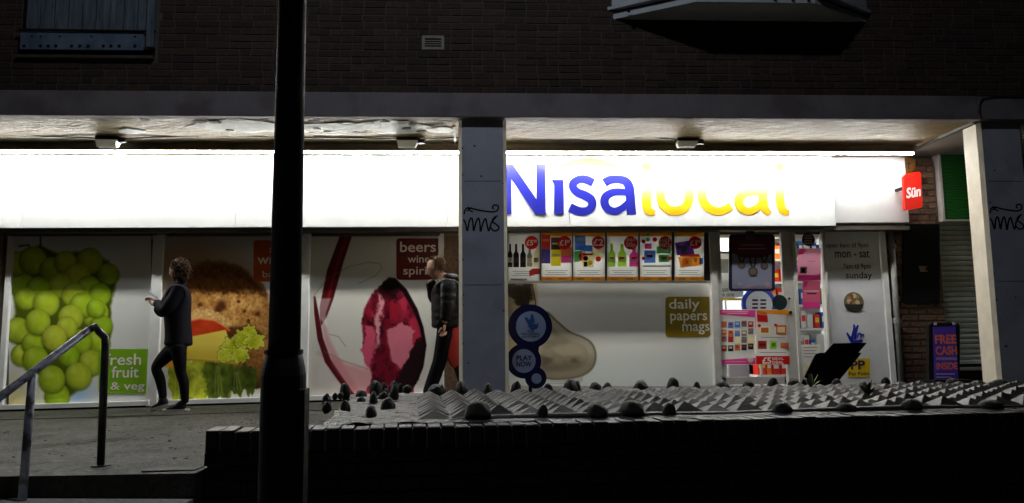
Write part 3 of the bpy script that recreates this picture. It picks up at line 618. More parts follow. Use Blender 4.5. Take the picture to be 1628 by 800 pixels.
# 3 wine
cv = Canvas(490, 374, 700, 634, bg=(208, 207, 198)); nz = cv.noise(7, 13); n2 = cv.noise(20, 15); wob = ((nz-.5)*12, (n2-.5)*14)
cv.blend(np.clip((cv.Y-560)/80, 0, .35), (225, 205, 200))
cv.blend(cv.poly([(505, 560), (560, 580), (600, 590), (590, 634), (560, 634)], 10, wob)*.55, (214, 120, 130))
a = cv.poly([(541, 372), (560, 372), (545, 420), (530, 476), (519, 506), (510, 520), (508, 490), (512, 470), (520, 430)], 1.5); cv.blend(a, (84, 14, 22)); cv.blend(cv.line([(552, 374), (533, 430), (522, 476)], 4, 3)*.6, (150, 40, 48))
a = cv.line([(500, 474), (503, 500), (509, 540), (521, 575), (542, 605), (564, 634)], [3, 7, 9, 10, 9, 7], 1.6); cv.blend(a, (88, 20, 30)); cv.blend(cv.line([(512, 508), (521, 545), (536, 580), (562, 618)], [2, 9, 13, 10], 6)*.6, (206, 128, 136))
cv.blend(cv.poly([(503, 476), (526, 476), (518, 500), (520, 520), (510, 510)], 3)*.5, (236, 232, 226))  # pale wedge paints the light reflected on the stream into the print
body = [(614, 446), (626, 446), (642, 462), (658, 492), (668, 520), (674, 548), (670, 580), (660, 608), (648, 634), (584, 634), (592, 600), (580, 570), (576, 540), (575, 510), (582, 486), (598, 462)]
n4 = cv.noise(44, 61); wob = (wob[0]*1.3+(n4-.5)*8, wob[1]*1.3+(n4-.5)*10); a = cv.spoly(body, 3.5, (wob[0]*.35, wob[1]*.35)); cv.blend(a, (112, 16, 36)); cv.blend(a*np.clip((n4-.55)*6, 0, .7), (70, 8, 22)); sd = cv.sd.copy()
cv.blend(a*np.clip((nz-.48)*6, 0, 1), (176, 44, 70)); cv.blend(a*np.clip((.44-n2)*6, 0, 1), (58, 8, 20))
cv.blend(a*np.clip(1-np.hypot((cv.X-618)/30, (cv.Y-455)/28), 0, 1)*1.4, (20, 6, 8))
for q, c_ in (([(612, 530), (640, 515), (662, 525), (655, 560), (640, 585), (622, 580), (614, 560)], (212, 120, 138)), ([(578, 520), (592, 520), (594, 560), (586, 585), (578, 560)], (206, 84, 112)), ([(620, 470), (640, 490), (630, 515), (616, 510)], (150, 26, 46)), ([(600, 470), (606, 480), (600, 540), (594, 560), (596, 510)], (218, 150, 160))):
    cv.blend(cv.poly(q, 4, wob)*.95, c_)
cv.blend(cv.poly([(640, 590), (650, 570), (664, 540), (676, 545), (672, 585), (662, 612), (648, 634), (618, 634), (626, 605)], 2, (wob[0]*.8, wob[1]*.8)), (34, 14, 18))
cv.blend(cv.line([(626, 447), (643, 464), (660, 494), (670, 522), (675, 550), (671, 582), (660, 610)], [8, 8, 7, 6, 6, 5, 4], 2), (22, 8, 12))
for pts in ([(500, 470), (520, 445), (555, 425), (585, 418), (604, 420), (607, 428), (596, 440), (570, 452)], [(524, 533), (538, 537), (549, 552)], [(515, 560), (545, 575), (585, 588)]): cv.blend(cv.line(pts, 1.6, 1.5)*.5, (130, 120, 112))
p_w = pane(490, 374, 700, 634, 'white_metal', y=YW-.0005); p_w['label'] = 'window covered with a picture of red wine swirling in a glass'
cv.mesh('wine_graphic', YG, p_w)
sign_block(p_w, 630, 379, 705, 445, (84, 14, 18), [('beers', 636, 384, 693, 401), ('wines', 648, 406, 690, 418), ('spirits', 641, 424, 695, 441)])
# 4 newspaper
cv = Canvas(800, 450, 1134, 614, bg=(214, 214, 208)); nz = cv.noise(6, 23); n2 = cv.noise(30, 25)
cv.blend(np.clip((cv.Y-545)/50, 0, 1)*.35, (190, 208, 208))
cv.blend(cv.poly([(806, 450), (852, 450), (855, 490), (870, 510), (845, 560), (806, 560)], 6), (176, 160, 130)); cv.blend(cv.poly([(806, 450), (850, 450), (848, 476), (830, 490), (806, 470)], 5, ((nz-.5)*20, (n2-.5)*14)), (52, 40, 28))
for x in (824, 834, 845): cv.blend(cv.line([(x, 450), (x+6, 480), (x+4, 500)], 1.5)*.8, (25, 20, 16))
roll = [(866, 495), (885, 510), (905, 527), (925, 535), (940, 545), (947, 562), (944, 582), (930, 596), (905, 603), (870, 603), (850, 590), (850, 520)]
a = cv.spoly(roll, 3.5); cv.blend(a, (160, 152, 130)); sd = cv.sd.copy(); cv.blend(a*np.clip((sd-4)/26, 0, 1)*.55, (128, 118, 96)); cv.blend(a*np.clip(1-abs(sd-9)/7, 0, 1)*.45, (206, 200, 182))
for k in range(7): cv.blend(a*np.clip(1-abs(sd-2.5-3.2*k)/1.1, 0, 1)*(.38-.04*k), (84, 76, 60) if k % 2 == 0 else (130, 120, 100))
cv.blend(a*np.clip(1-abs(sd-1.2)/2.2, 0, 1)*.7, (58, 50, 38)); cv.blend(a*np.clip((cv.Y-560)/40, 0, .5), (110, 100, 80)); inn = cv.spoly([(860, 516), (885, 530), (910, 542), (928, 556), (928, 572), (915, 583), (880, 588), (858, 580)], 14); cv.blend(inn*.6, (140, 130, 108)); cv.blend(inn*np.clip((nz-.5)*5, 0, .6), (74, 66, 52)); cv.blend(inn*np.clip((.47-nz)*5, 0, .5), (184, 174, 150))
for k in range(5): cv.blend(cv.line([(862, 596+3.3*k), (900, 600+2.6*k), (925, 598+2.*k)], 1.2)*.5, (120, 110, 92))
YN = YW+.14; p_n = pane(800, 450, 1134, 614, 'white_metal', y=YN+.0035); p_n['label'] = 'lower window covered with a picture of a rolled newspaper'
cv.mesh('newspaper_graphic', YN, p_n)
sign_block(p_n, 1058, 472, 1130, 536, (128, 106, 14), [('daily', 1064, 475, 1112, 496), ('papers', 1066, 498, 1124, 515), ('mags', 1085, 515, 1128, 532)], YN-.004)
# frames
frame_bar(7, 16, 374, 650); frame_bar(240, 257, 374, 646); frame_bar(478, 492, 372, 640); frame_bar(697, 706, 372, 632); frame_bar(798, 806.5, 364, 612, m_='alu')
for a, b in ((0, 240), (258, 478), (492, 700)):
    xa_, xb2 = at(a, 640, YW).x, at(b, 640, YW).x; za, zb = at(a, 651-.03*a, YW).z, at(b, 651-.03*b, YW).z
    q = MB(); q.prism([(xa_, za), (xb2, zb), (xb2, zb+.05), (xa_, za+.05)], YW-.07, YW+.05); q.build('sill', 'white_metal', front)
    q = MB(); q.prism([(xa_, za-.2), (xb2, zb-.2), (xb2, zb-.002), (xa_, za-.002)], YW-.03, YW+.06); q.build('plinth', 'black', front)
    q = MB(); q.box((xa_, YW-.055, at((a+b)/2, 376, YW).z), (xb2, YW+.05, at((a+b)/2, 362, YW).z)); q.build('head_rail', 'dark_frame', front)
q = MB(); q.box((at(800, 364, YW).x, YW-.055, at(1000, 368, YW).z), (XF2, YW+.05, at(1000, 357, YW).z)); q.build('head_rail', 'dark_frame', front)
q = MB(); pxrect(q, 800, 364, 1134, 450, YW+.02, .006); q.build('pane', 'glass', front)
q = MB(); pxrect(q, 800, 446, 1134, 450.5, YW-.02, .05); q.build('transom', 'alu', front)
q = MB(); pxrect(q, 800, 613, 1420, 640, YW-.025, .055); q.build('plinth', 'alu', front)
MB().box((at(706, 500, YW).x, YW+.02, 0), (at(800, 500, YW).x, YW+.3, 2.06)).build('brick_pier', 'brick_orange', flats)
q = MB(); q.box((at(-60, 500, YW).x, YW+.0, -.1), (at(-2, 500, YW).x, YW+.3, 2.1)); q.build('side_pier', 'back_wall', flats)
frame_bar(1130, 1141, 362, 614, m_='alu', name='door_jamb')
frame_bar(1262, 1268, 362, 614, m_='alu', name='door_jamb'); frame_bar(1311, 1316, 364, 612, m_='alu', name='mullion')
door = MB()
for a, b, c_, d in ((1141, 364, 1148, 612), (1246, 364, 1262, 612), (1148, 600, 1246, 612), (1148, 362, 1246, 365)):
    xa_, xb2 = at(a, (b+d)/2, YW).x, at(c_, (b+d)/2, YW).x
    door.box((xa_, YW-.03, at(a, d, YW).z), (xb2, YW+.03, at(a, b, YW).z))
do = door.build('door', 'alu', front, label='glass shop door with posters stuck on it')
q = MB(); pxrect(q, 1146, 364, 1250, 602, YW+.004, .005); q.build('glass', 'glass', do)
q = MB(); pxrect(q, 1266, 364, 1313, 612, YW+.004, .005); q.build('pane', 'glass', front)
q = MB(); q.disc(XZ(1255, 497, YW), .018, YW-.05, YW-.03, n=12); q.disc(XZ(1253, 475, YW), .012, YW-.045, YW-.03, n=12); q.build('lock', 'black', do)
# white panel right of the door
wp = MB(); wp.prism([XZ(1312, 364, YW), XZ(1394, 364, YW), XZ(1414, 620, YW), XZ(1314, 620, YW)], YW-.02, YW+.02); wpo = wp.build('white_panel', noisy('white_panel_paint', (.6, .61, .64), (.68, .69, .72), 3, (.4, .55), .05), front)
wp = MB(); wp.prism([XZ(1395.5, 364, YW), XZ(1404, 364, YW), XZ(1424, 620, YW), XZ(1415.5, 620, YW)], YW-.04, YW+.05); wp.build('frame', 'white_metal', front)
Yt = YW-.0225
t = MB()
for body, x0, y0, x1, y1 in (('open 6am til 9pm', 1313, 386, 1380, 396), ('mon - sat', 1328, 398, 1382, 410), ('7am til 9pm', 1341, 419, 1384, 430), ('sunday', 1345, 432, 1386, 446)): px_text(t, body, x0, y0, x1, y1, Yt)
t.build('lettering', flat(38, 40, 50), wpo)
stk = MB(); stk.disc(XZ(1356, 481, YW), .125, Yt, Yt+.002); so = stk.build('round_sticker', flat(108, 98, 78), wpo)
t = MB()
for k in range(9): 
    a_ = 2*math.pi*k/9; t.disc((XZ(1356, 481, YW)[0]+.06*math.cos(a_), XZ(1356, 481, YW)[1]+.05*math.sin(a_)+.03), .03, Yt-.001-.0004*k, Yt+.001, mi=k % 3, n=9)
t.prism([XZ(1341, 484, YW), XZ(1371, 484, YW), XZ(1367, 493, YW), XZ(1345, 493, YW)], Yt-.006, Yt, 3); t.build('print', [flat(150, 60, 40), flat(130, 130, 60), flat(190, 180, 150), flat(40, 42, 40)], so)
# crossed-fingers mark
cf = MB(); kx = YW/FPX
def rb(pts, wd): cf.ribbon([XZ(x, y, YW) for x, y in pts], [q*kx for q in wd], Yt-.0006*(len(cf.f) % 7), Yt+.002)
rb([(1353, 540), (1355, 530), (1357, 522), (1356, 516)], [4.5, 4, 4, 2.5]); rb([(1358, 540), (1359, 530), (1361, 522), (1363, 517)], [4.5, 4, 4, 2.5])
rb([(1345, 529), (1349, 536), (1354, 543), (1362, 544), (1370, 541)], [2.5, 5, 6.5, 6.5, 4]); rb([(1362, 537), (1363, 532), (1366, 530), (1367, 534)], [2, 2, 2, 2]); rb([(1367, 538), (1368, 533), (1371, 532), (1372, 536)], [2, 2, 2, 2])
cf.build('hand_logo', flat(22, 40, 150), wpo)
pp = MB(); pxrect(pp, 1348, 570, 1383, 600, YW-.023, .002); ppo = pp.build('yellow_sticker', flat(206, 176, 20), wpo)
t = MB(); px_text(t, 'PP', 1353, 573, 1375, 588, YW-.0245, 0, .03); px_text(t, 'Pay Point', 1350, 591, 1382, 598.5, YW-.0245, 0, .02); t.build('lettering', flat(40, 24, 60), ppo)

# ------------------------------------------------------------------ posters
for a_, b_ in ((804, 809), (857, 861.5), (908.5, 912), (961, 966), (1014, 1018), (1067, 1073), (1118.5, 1132)):
    q = MB(); pxrect(q, a_, 364, b_, 449, YW-.018, .036); q.build('glazing_bar', 'dark_frame', front)
RED, WHT, YEL = flat(186, 24, 28), flat(226, 222, 214), flat(222, 178, 40)
def pflat(*c):
    m = mat('poster_ink_%d_%d_%d' % c, tuple(lin(c)), .5, 0, .25); t_ = N(m, 'ShaderNodeBsdfTranslucent'); t_.inputs[0].default_value = (*lin(c), 1); x_ = N(m, 'ShaderNodeMixShader'); x_.inputs[0].default_value = .5
    L(m, m.node_tree.nodes['Principled BSDF'].outputs[0], x_.inputs[1]); L(m, t_.outputs[0], x_.inputs[2]); L(m, x_.outputs[0], m.node_tree.nodes['Material Output'].inputs[0]); return m
RED, YEL = pflat(223, 35, 40), pflat(240, 158, 36)
PM = [pflat(216, 214, 208), YEL, RED, pflat(50, 50, 56), pflat(24, 26, 28), pflat(182, 54, 47), pflat(77, 66, 135), pflat(89, 59, 40), pflat(244, 228, 54), pflat(212, 123, 77), pflat(205, 66, 135), pflat(77, 135, 216), pflat(77, 170, 89), pflat(246, 235, 182), pflat(182, 228, 77), pflat(239, 77, 170), pflat(246, 154, 54), pflat(119, 119, 123), pflat(147, 133, 119), pflat(107, 54, 147)]
YP = YW-.024
def pxsheet(mb, x0, y0, x1, y1, Y, th, mi=0): return mb.sheet([XZ(x0, y0, Y), XZ(x1, y0, Y), XZ(x1, y1, Y), XZ(x0, y1, Y)], Y, 0, mi)
def poster(px0, py0, px1, py1, label, shapes, roundel=None, lines=True, bands=True, Y=YP, group='posters on the shop windows', paper=0, cat='poster'):
    pxrect = pxsheet; base = MB(); pxrect(base, px0, py0, px1, py1, Y, .003); a = at((px0+px1)/2, py1, Y)
    o = base.build('poster', PM[paper], loc=(a.x, Y, a.z)); tag(o, label, cat, group)
    s = MB(); lay = Y-.0008
    if bands: pxrect(s, px0+.4, py0+.4, px1-.4, py0+8, lay, .001, 1); pxrect(s, px0+.4, py1-7, px1-.4, py1-.6, lay, .001, 1); 
    for k, sh in enumerate(shapes):
        y = lay-.0006-.0002*k
        if sh[0] == 'r': pxrect(s, *sh[1:5], y, .0006, sh[5])
        elif sh[0] == 'p': s.sheet([XZ(x, yy, Y) for x, yy in sh[1]], y, y+.0006, sh[2])
        elif sh[0] == 'c': s.sheet([(XZ(sh[1], sh[2], Y)[0]+sh[3]*Y/FPX*math.cos(.349*i), XZ(sh[1], sh[2], Y)[1]+sh[3]*Y/FPX*math.sin(.349*i)) for i in range(18)], y, 0, sh[4])
        elif sh[0] == 'b':    # a bottle: cx, top, bottom, half width, colour, label colour
            _, cx, tp, bt, hw, c_, lc = sh; h = bt-tp
            s.sheet([XZ(x, yy, Y) for x, yy in ((cx-hw*.35, tp), (cx+hw*.35, tp), (cx+hw*.4, tp+h*.3), (cx+hw, tp+h*.45), (cx+hw, bt), (cx-hw, bt), (cx-hw, tp+h*.45), (cx-hw*.4, tp+h*.3))], y, y+.0006, c_)
            pxrect(s, cx-hw*.85, tp+h*.58, cx+hw*.85, tp+h*.8, y-.0003, .0003, lc)
    if lines:
        for k in range(3):
            m_ = (px0+px1)/2; hw = (px1-px0)*(.36-.07*(k % 2)); yy = py1-17+3.2*k; pxrect(s, m_-hw, yy, m_+hw, yy+.9, lay-.0004, .0004, 17)
        if bands:
            pxrect(s, px0+6, py1-4.4, px0+18, py1-2.4, lay-.0004, .0004, 18); pxrect(s, px1-22, py1-4.4, px1-8, py1-2.4, lay-.0004, .0004, 18)
    s.build('print', PM, o)
    if roundel:
        cx, cy, r_, txt, sm = roundel
        q = MB(); q.disc(XZ(cx, cy, Y), r_*Y/FPX, Y-.008, Y-.0065, 0, 26); ro = q.build('price_roundel', RED, o)
        t = MB()
        for i, row_ in enumerate(txt): px_text(t, row_[0], *row_[1:], Y-.0088, 0, .02)
        t.build('price_text', WHT, ro)
    return o
def rnd_text(cx, cy, main, sup=None): 
    if sup: return [(main, cx-8, cy-4.5, cx+2.5, cy+4.5), (sup, cx+3.2, cy-4.5, cx+8.3, cy+.2)]
    return [(main, cx-8, cy-6, cx+8, cy+5)]
poster(808, 368, 858, 448, 'poster of dark wine bottles, first from the left pillar', [('b', 811, 388, 425, 4, 4, 0), ('b', 820.5, 388, 425, 4.6, 4, 3), ('b', 831.5, 388, 425, 4.6, 4, 3), ('b', 842, 392, 424, 4.4, 18, 13), ('b', 852, 390, 424, 4.4, 13, 17), ('p', [(841, 431), (847, 427), (858, 427), (858, 436), (848, 437), (842, 440)], 5), ('r', 812, 443, 838, 446, 17)], (845, 386, 11, rnd_text(845, 386, '£5', '99'), 0), bands=False)
poster(860, 368, 909.5, 447, 'poster of crisp packets with a red one pound price circle', [('r', 861, 373.5, 875, 396, 5), ('r', 861, 396, 875, 419, 6), ('r', 876, 377.5, 892, 397, 7), ('r', 891, 393, 909, 407, 9), ('r', 892, 407, 908, 418, 10), ('r', 876, 397, 892, 423, 8), ('r', 878, 404, 890, 408, 0), ('r', 862, 380, 874, 384, 9), ('r', 878, 386, 890, 389, 13)], (897.5, 386, 11, rnd_text(897.5, 386, '£1', '89'), 0))
poster(911, 368, 962, 447, 'poster of mixed groceries with a two pound price circle', [('r', 914, 374, 931, 398, 11), ('r', 916, 378, 929, 385, 0), ('r', 925, 390, 942, 400, 11), ('p', [(913, 400), (926, 398), (922, 416), (913, 417)], 12), ('p', [(920, 405), (930, 400), (932, 414), (922, 415)], 2), ('r', 925, 402, 944, 425, 13), ('c', 931, 411, 4, 4), ('c', 938, 418, 4, 8), ('r', 928, 416, 934, 424, 4), ('r', 942, 396, 958, 412, 13), ('c', 951, 412, 4.4, 2), ('r', 926, 403, 942, 406, 5)], (951, 386, 10.5, rnd_text(951, 386, '£2'), 0))
poster(965, 368, 1015, 447, 'poster of three yellow, green and pink bottles', [('b', 972.5, 387.5, 424, 6, 14, 0), ('b', 989, 387.5, 424, 7, 14, 0), ('b', 1008, 391, 424, 7.5, 15, 0), ('r', 970, 409, 976, 412, 2), ('r', 985, 409, 992, 412, 2), ('r', 1004, 409, 1012, 412, 2)], (1002.5, 386.5, 11, [('ONLY', 995, 379, 1010, 384), ('50p', 995, 385.5, 1010.5, 394.5)], 0))
poster(1017, 368, 1068, 447, 'poster of laundry packs with a half price circle', [('r', 1024, 398, 1042, 418, 11), ('r', 1044, 392, 1066, 403, 12), ('r', 1046, 395, 1064, 400, 0), ('r', 1047, 405, 1064, 417, 12), ('r', 1049, 407, 1062, 415, 0), ('c', 1033, 407, 5, 0), ('r', 1028, 405, 1038, 409, 2), ('c', 1023, 384, 3.4, 2), ('c', 1041, 381, 3.8, 2), ('c', 1068-3, 411, 3, 2), ('c', 1023, 411, 3, 2), ('c', 1030, 381, 3.4, 12), ('c', 1030, 373, 2.4, 12), ('r', 1025, 387, 1036, 396, 15), ('r', 1052, 409, 1060, 412, 2), ('r', 1022, 422, 1066, 424.5, 17)], (1057, 386, 10.5, [('HALF', 1049, 379.5, 1065, 386), ('PRICE', 1049, 387, 1065, 393.5)], 0))
poster(1072, 368, 1119.5, 447, 'poster of purple packs and orange crates, nearest the door', [('p', [(1073, 386), (1100, 382), (1104, 404), (1076, 406)], 19), ('c', 1088, 396, 5, 12), ('c', 1079, 392, 4, 6), ('c', 1096, 388, 4, 6), ('p', [(1078, 409), (1113, 406), (1116, 422), (1082, 426)], 16), ('p', [(1084, 411), (1100, 410), (1101, 422), (1086, 423)], 13), ('r', 1112, 410, 1118, 420, 11), ('c', 1092, 417, 3, 16), ('c', 1106, 414, 3, 13), ('r', 1081, 404, 1112, 408, 5)], (1105, 386, 10.5, rnd_text(1105, 386, '£1', '99'), 0))
PINK = 15
pm = [('p', [(1144, 493), (1201, 493), (1201, 505), (1144, 500)], PINK), ('p', [(1147, 572), (1201, 569), (1201, 579), (1148, 579)], PINK)]
rr = random.Random(4)
for i in range(5):
    for j in range(4):
        x = 1147+i*10.6; y = 512+j*12+rr.uniform(-2, 2); c_ = rr.choice([5, 9, 13, 3, 17, 11, 10, 7, 18])
        pm.append(('r', x, y, x+8.4, y+9.5, c_)); pm.append(('r', x+1.5, y+2, x+6.5, y+5, rr.choice([0, 13, 2, 9])))
pm += [('c', 1193, 572, 5, 0), ('r', 1148, 495, 1190, 496.4, 0), ('r', 1156, 498, 1188, 499.4, 0), ('r', 1152, 574.5, 1186, 575.7, 0)]
poster(1143, 492, 1201, 580, 'poster with pink header and many small food pictures on the door', pm, None, False, False, YW-.031, 'posters on the glass door')
pm = [('p', [(1201.6, 493), (1255, 493), (1255, 501), (1215, 498)], 1), ('p', [(1203, 494), (1219, 497), (1221, 513), (1204, 512)], 9), ('p', [(1203, 500), (1220, 502), (1221, 512), (1204, 511)], 2), ('r', 1202, 566, 1255.5, 579.5, 2), ('r', 1208, 519, 1224, 532, 13), ('r', 1234, 517, 1250, 532, 9), ('r', 1210, 521, 1222, 529, 9), ('r', 1236, 520, 1248, 529, 13), ('c', 1207, 518, 2.6, 2), ('c', 1233, 517, 2.6, 2), ('r', 1205, 542, 1219, 555, 5), ('r', 1224, 542, 1235, 555, 14), ('r', 1241, 545, 1254, 554, 9), ('r', 1207, 546, 1217, 550, 7), ('r', 1227, 545, 1233, 551, 12), ('r', 1210, 536, 1248, 537, 17), ('r', 1208, 560, 1250, 561, 17)]
po_ = poster(1201.6, 492, 1256, 580, 'poster with red meal deal footer on the door', pm, None, False, False, YW-.031, 'posters on the glass door')
t = MB(); px_text(t, '£5', 1212, 568, 1226, 578.5, YW-.038, 0, .03); px_text(t, 'MEAL', 1228, 568, 1246, 572.5, YW-.038, 0, .02); px_text(t, 'DEAL', 1228, 573.8, 1246, 578.5, YW-.038, 0, .02); t.build('price_text', WHT, po_)
# side light posters
pk = [('p', [(1269, 396), (1282, 396), (1278, 403), (1269, 406)], 15), ('r', 1272, 424, 1283, 435, 17), ('r', 1274, 426, 1280, 434, 3), ('r', 1284, 415, 1296, 416, 17), ('r', 1268.6, 437.5, 1305, 445.5, 15)]
PM.append(pflat(196, 130, 150)); PM.append(pflat(206, 96, 128))
poster(1268, 395, 1305, 446, 'pale pink poster with a magenta band in the side window', pk, None, False, False, YW-.004, 'posters in the side window', 20)
poster(1276, 446.5, 1304, 491, 'deeper pink hanging leaflet pack below the pale pink poster', [('p', [(1277, 447), (1286, 447), (1281, 456), (1277, 458)], 15), ('r', 1279, 462, 1302, 463.5, 0), ('r', 1277, 480, 1304, 490, 15), ('r', 1283, 466, 1298, 468, 3)], None, False, False, YW-.004, 'posters in the side window', 21)
poster(1273, 548, 1304, 604, 'plain white notice low in the side window', [('r', 1277, 552, 1300, 553, 17), ('r', 1277, 557, 1297, 558, 17), ('r', 1277, 562, 1299, 563, 17), ('r', 1277, 567, 1292, 568, 17), ('r', 1278, 580, 1290, 590, 13)], None, False, False, YW-.004, 'posters in the side window', 0, 'notice')
q = MB(); q.disc(XZ(1285, 381, YW), .082, YW-.004, YW-.002); a = at(1285, 381, YW)
rs = q.build('round_sticker', flat(46, 40, 38), loc=(a.x, YW-.004, a.z)); tag(rs, 'dark round sticker high in the narrow side window', 'sticker')
t = MB(); px_text(t, 'PLUMBS', 1277, 374, 1293, 378.5, YW-.0055) if False else None
for k in range(4): pxrect(t, 1279-k % 2, 374+4*k, 1291+k % 2, 375.8+4*k, YW-.0055, .001)
t.build('print', flat(180, 160, 140), rs)
# dark hanging medal sign on the door
Ym = YW-.075
def rrect(x0, y0, x1, y1, r_, Y):
    n = []
    for cx, cy, a0 in ((x1-r_, y0+r_, -90), (x1-r_, y1-r_, 0), (x0+r_, y1-r_, 90), (x0+r_, y0+r_, 180)):
        for k in range(5): t_ = R(a0+22.5*k); n.append(XZ(cx+r_*math.cos(t_), cy+r_*math.sin(t_), Y))
    return n
a = at(1196, 463, Ym); ms = thing('hanging_sign', (a.x, Ym, a.z), 'dark rounded sign with three medals hanging from a suction cup on the door', 'hanging sign')
MB().prism(rrect(1159, 373, 1232, 463, 5, Ym), Ym, Ym+.012).build('board', flat(16, 14, 44), ms)
q = MB(); q.prism(rrect(1164, 377, 1227, 459, 2, Ym), Ym-.002, Ym, 0); q.prism([XZ(x, y, Ym) for x, y in ((1164, 377), (1227, 377), (1227, 404), (1212, 410), (1180, 410), (1164, 402))], Ym-.003, Ym-.002, 1)
pf = q.build('printed_face', [flat(104, 108, 128), flat(66, 18, 28)], ms)
q = MB(); kx = Ym/FPX
for k, (cx, cy, r_) in enumerate(((1179, 422, 6), (1197, 432, 8), (1215, 423, 6.5))):
    q.disc(XZ(cx, cy, Ym), r_*kx, Ym-.005, Ym-.002, 0, 20); q.disc(XZ(cx, cy, Ym), r_*kx*.7, Ym-.0058, Ym-.0048, 1, 20)
    for s_ in (-1, 1): q.ribbon([XZ(cx+s_*5.5, 404, Ym), XZ(cx+s_*3, cy-r_-3, Ym), XZ(cx, cy-r_+1, Ym)], 2.6*kx, Ym-.0035-.0004*(s_+1), Ym-.002, 2)
q.build('medal', [flat(52, 44, 40), flat(80, 70, 62), flat(44, 14, 18)], ms)
t = MB()
for y0_, hw in ((389, 18), (395, 22)): pxrect(t, 1196-hw, y0_, 1196+hw, y0_+1.2, Ym-.0045, .0012)
pxrect(t, 1188, 454, 1212, 455.5, Ym-.0045, .0012); t.disc(XZ(1220, 452, Ym), .03, Ym-.0045, Ym-.003, n=12); t.disc(XZ(1176, 452, Ym), .018, Ym-.0045, Ym-.003, n=12)
t.build('print', flat(150, 110, 118), ms)
q = MB(); q.disc(XZ(1192.5, 373, Ym), 8*kx, Ym-.018, Ym-.004, n=22); q.disc(XZ(1192.5, 373, Ym), 4*kx, Ym-.026, Ym-.018, n=16); q.build('suction_cup', flat(60, 60, 66), ms)
q = MB(); a = at(1238, 481, YW); q.disc(XZ(1238, 481, YW), .092, YW-.034, YW-.031); q.disc(XZ(1238, 481, YW), .075, YW-.036, YW-.034); cs = q.build('round_sticker', flat(26, 44, 48), loc=(a.x, YW-.034, a.z)); tag(cs, 'dark teal round sticker on the door glass beside the pull handle', 'sticker')

# ------------------------------------------------------------------ signs and fittings round the shop front
Yl = 8.62; kx = Yl/FPX
def up_post(px, Y, z0, z1, r_): p = at(px, 600, Y); return MB().tube([(p.x, Y, z0), (p.x, Y, z1)], r_, 10)
a = at(842, 612, Yl); zg = pave_z(a.x)
lt = thing('lottery_sign', (a.x, Yl, zg), 'blue sign of three stacked circles standing beside the pillar with play now lettering', 'sign')
q = MB(); 
q.disc(XZ(843, 519, Yl), 35*kx, Yl, Yl+.05, n=40); q.disc(XZ(833, 574, Yl), 27.5*kx, Yl+.002, Yl+.048, n=36); q.disc(XZ(852, 601, Yl), 17*kx, Yl+.004, Yl+.046, n=30)
q.prism([XZ(x, y, Yl) for x, y in ((822, 545), (858, 545), (856, 560), (822, 560))], Yl+.003, Yl+.047)
q.build('board', flat(17, 19, 66, .35), lt)
q = MB(); q.disc(XZ(844, 519, Yl), 24*kx, Yl-.003, Yl, n=36); q.disc(XZ(833, 574, Yl), 18.5*kx, Yl-.003, Yl+.002, n=32); q.disc(XZ(853, 602, Yl), 8*kx, Yl-.003, Yl+.004, n=24)
fa = q.build('pale_disc', flat(118, 134, 174, .4), lt)
t = MB(); px_text(t, 'PLAY', 821, 565, 846, 573.5, Yl-.005, 0, .03); px_text(t, 'NOW', 821, 574.5, 845, 583.5, Yl-.005, 0, .03)
px_text(t, 'THE', 838, 525, 849, 528.5, Yl-.005, 0, .02); px_text(t, 'NATIONAL', 829, 529, 859, 533, Yl-.005, 0, .02); px_text(t, 'LOTTERY', 830, 533.7, 858, 537.2, Yl-.005, 0, .02)
t.build('lettering', flat(20, 20, 50), fa)
q = MB()
def rb2(pts, wd): q.ribbon([XZ(x, y, Yl) for x, y in pts], [w_*kx for w_ in wd], Yl-.005-.0004*(len(q.f) % 5), Yl-.003)
rb2([(843, 514), (845, 506), (847, 500)], [5, 4, 2]); rb2([(848, 514), (847, 506), (844, 500)], [5, 4, 2]); rb2([(835, 505), (840, 511), (846, 518), (853, 517)], [3, 6, 7, 4]); rb2([(840, 517), (845, 523), (853, 521), (855, 514)], [2, 3, 3, 2])
q.build('hand_logo', flat(24, 70, 130), fa)
up_post(843, Yl+.03, zg, at(843, 560, Yl).z, .02).build('stand', 'black', lt)
MB().box((a.x-.2, Yl-.1, zg), (a.x+.25, Yl+.2, zg+.03)).build('base', 'black', lt)
# red projecting sign and amber hexagonal sign
Ys = 9.05; kx = Ys/FPX
a = at(1452, 333, Ys); rs_ = thing('projecting_sign', (a.x, Ys, a.z), 'small red projecting newspaper sign at the right end of the white fascia', 'sign')
def sk(pts, Y): return [XZ(x, y, Y) for x, y in pts]
q = MB(); q.prism(sk([(1437, 281), (1440, 277), (1461, 272.5), (1464, 275), (1467, 327), (1465, 330), (1442, 334), (1439, 332)], Ys), Ys, Ys+.05)
m_ = mat('lit_red_sign', tuple(lin((206, 26, 16))), .35, emit=tuple(lin((235, 40, 24))), es=.45); q.build('board', m_, rs_)
t = MB(); v, f = textmesh('Sün', .03, .15)
x0s = min(p[0] for p in v); x1s = max(p[0] for p in v); z0s = min(p[1] for p in v); z1s = max(p[1] for p in v)
A = at(1441, 316, Ys); B = at(1463, 295, Ys); sl = (at(1463, 312, Ys).z-at(1441, 316, Ys).z)/(B.x-A.x)
t.add([(A.x+(p[0]-x0s)/(x1s-x0s)*(B.x-A.x), Ys-.002, A.z+(p[1]-z0s)/(z1s-z0s)*(18*kx)+sl*(p[0]-x0s)/(x1s-x0s)*(B.x-A.x)) for p in v], f)
t.build('lettering', mat('lit_white_lettering', (.85, .85, .85), .4, emit=(1, .95, .92), es=.55), rs_)
MB().box((a.x-.1, Ys+.05, at(1450, 300, Ys).z), (a.x-.06, YW+.02, at(1450, 296, Ys).z)).build('bracket', 'black', rs_)
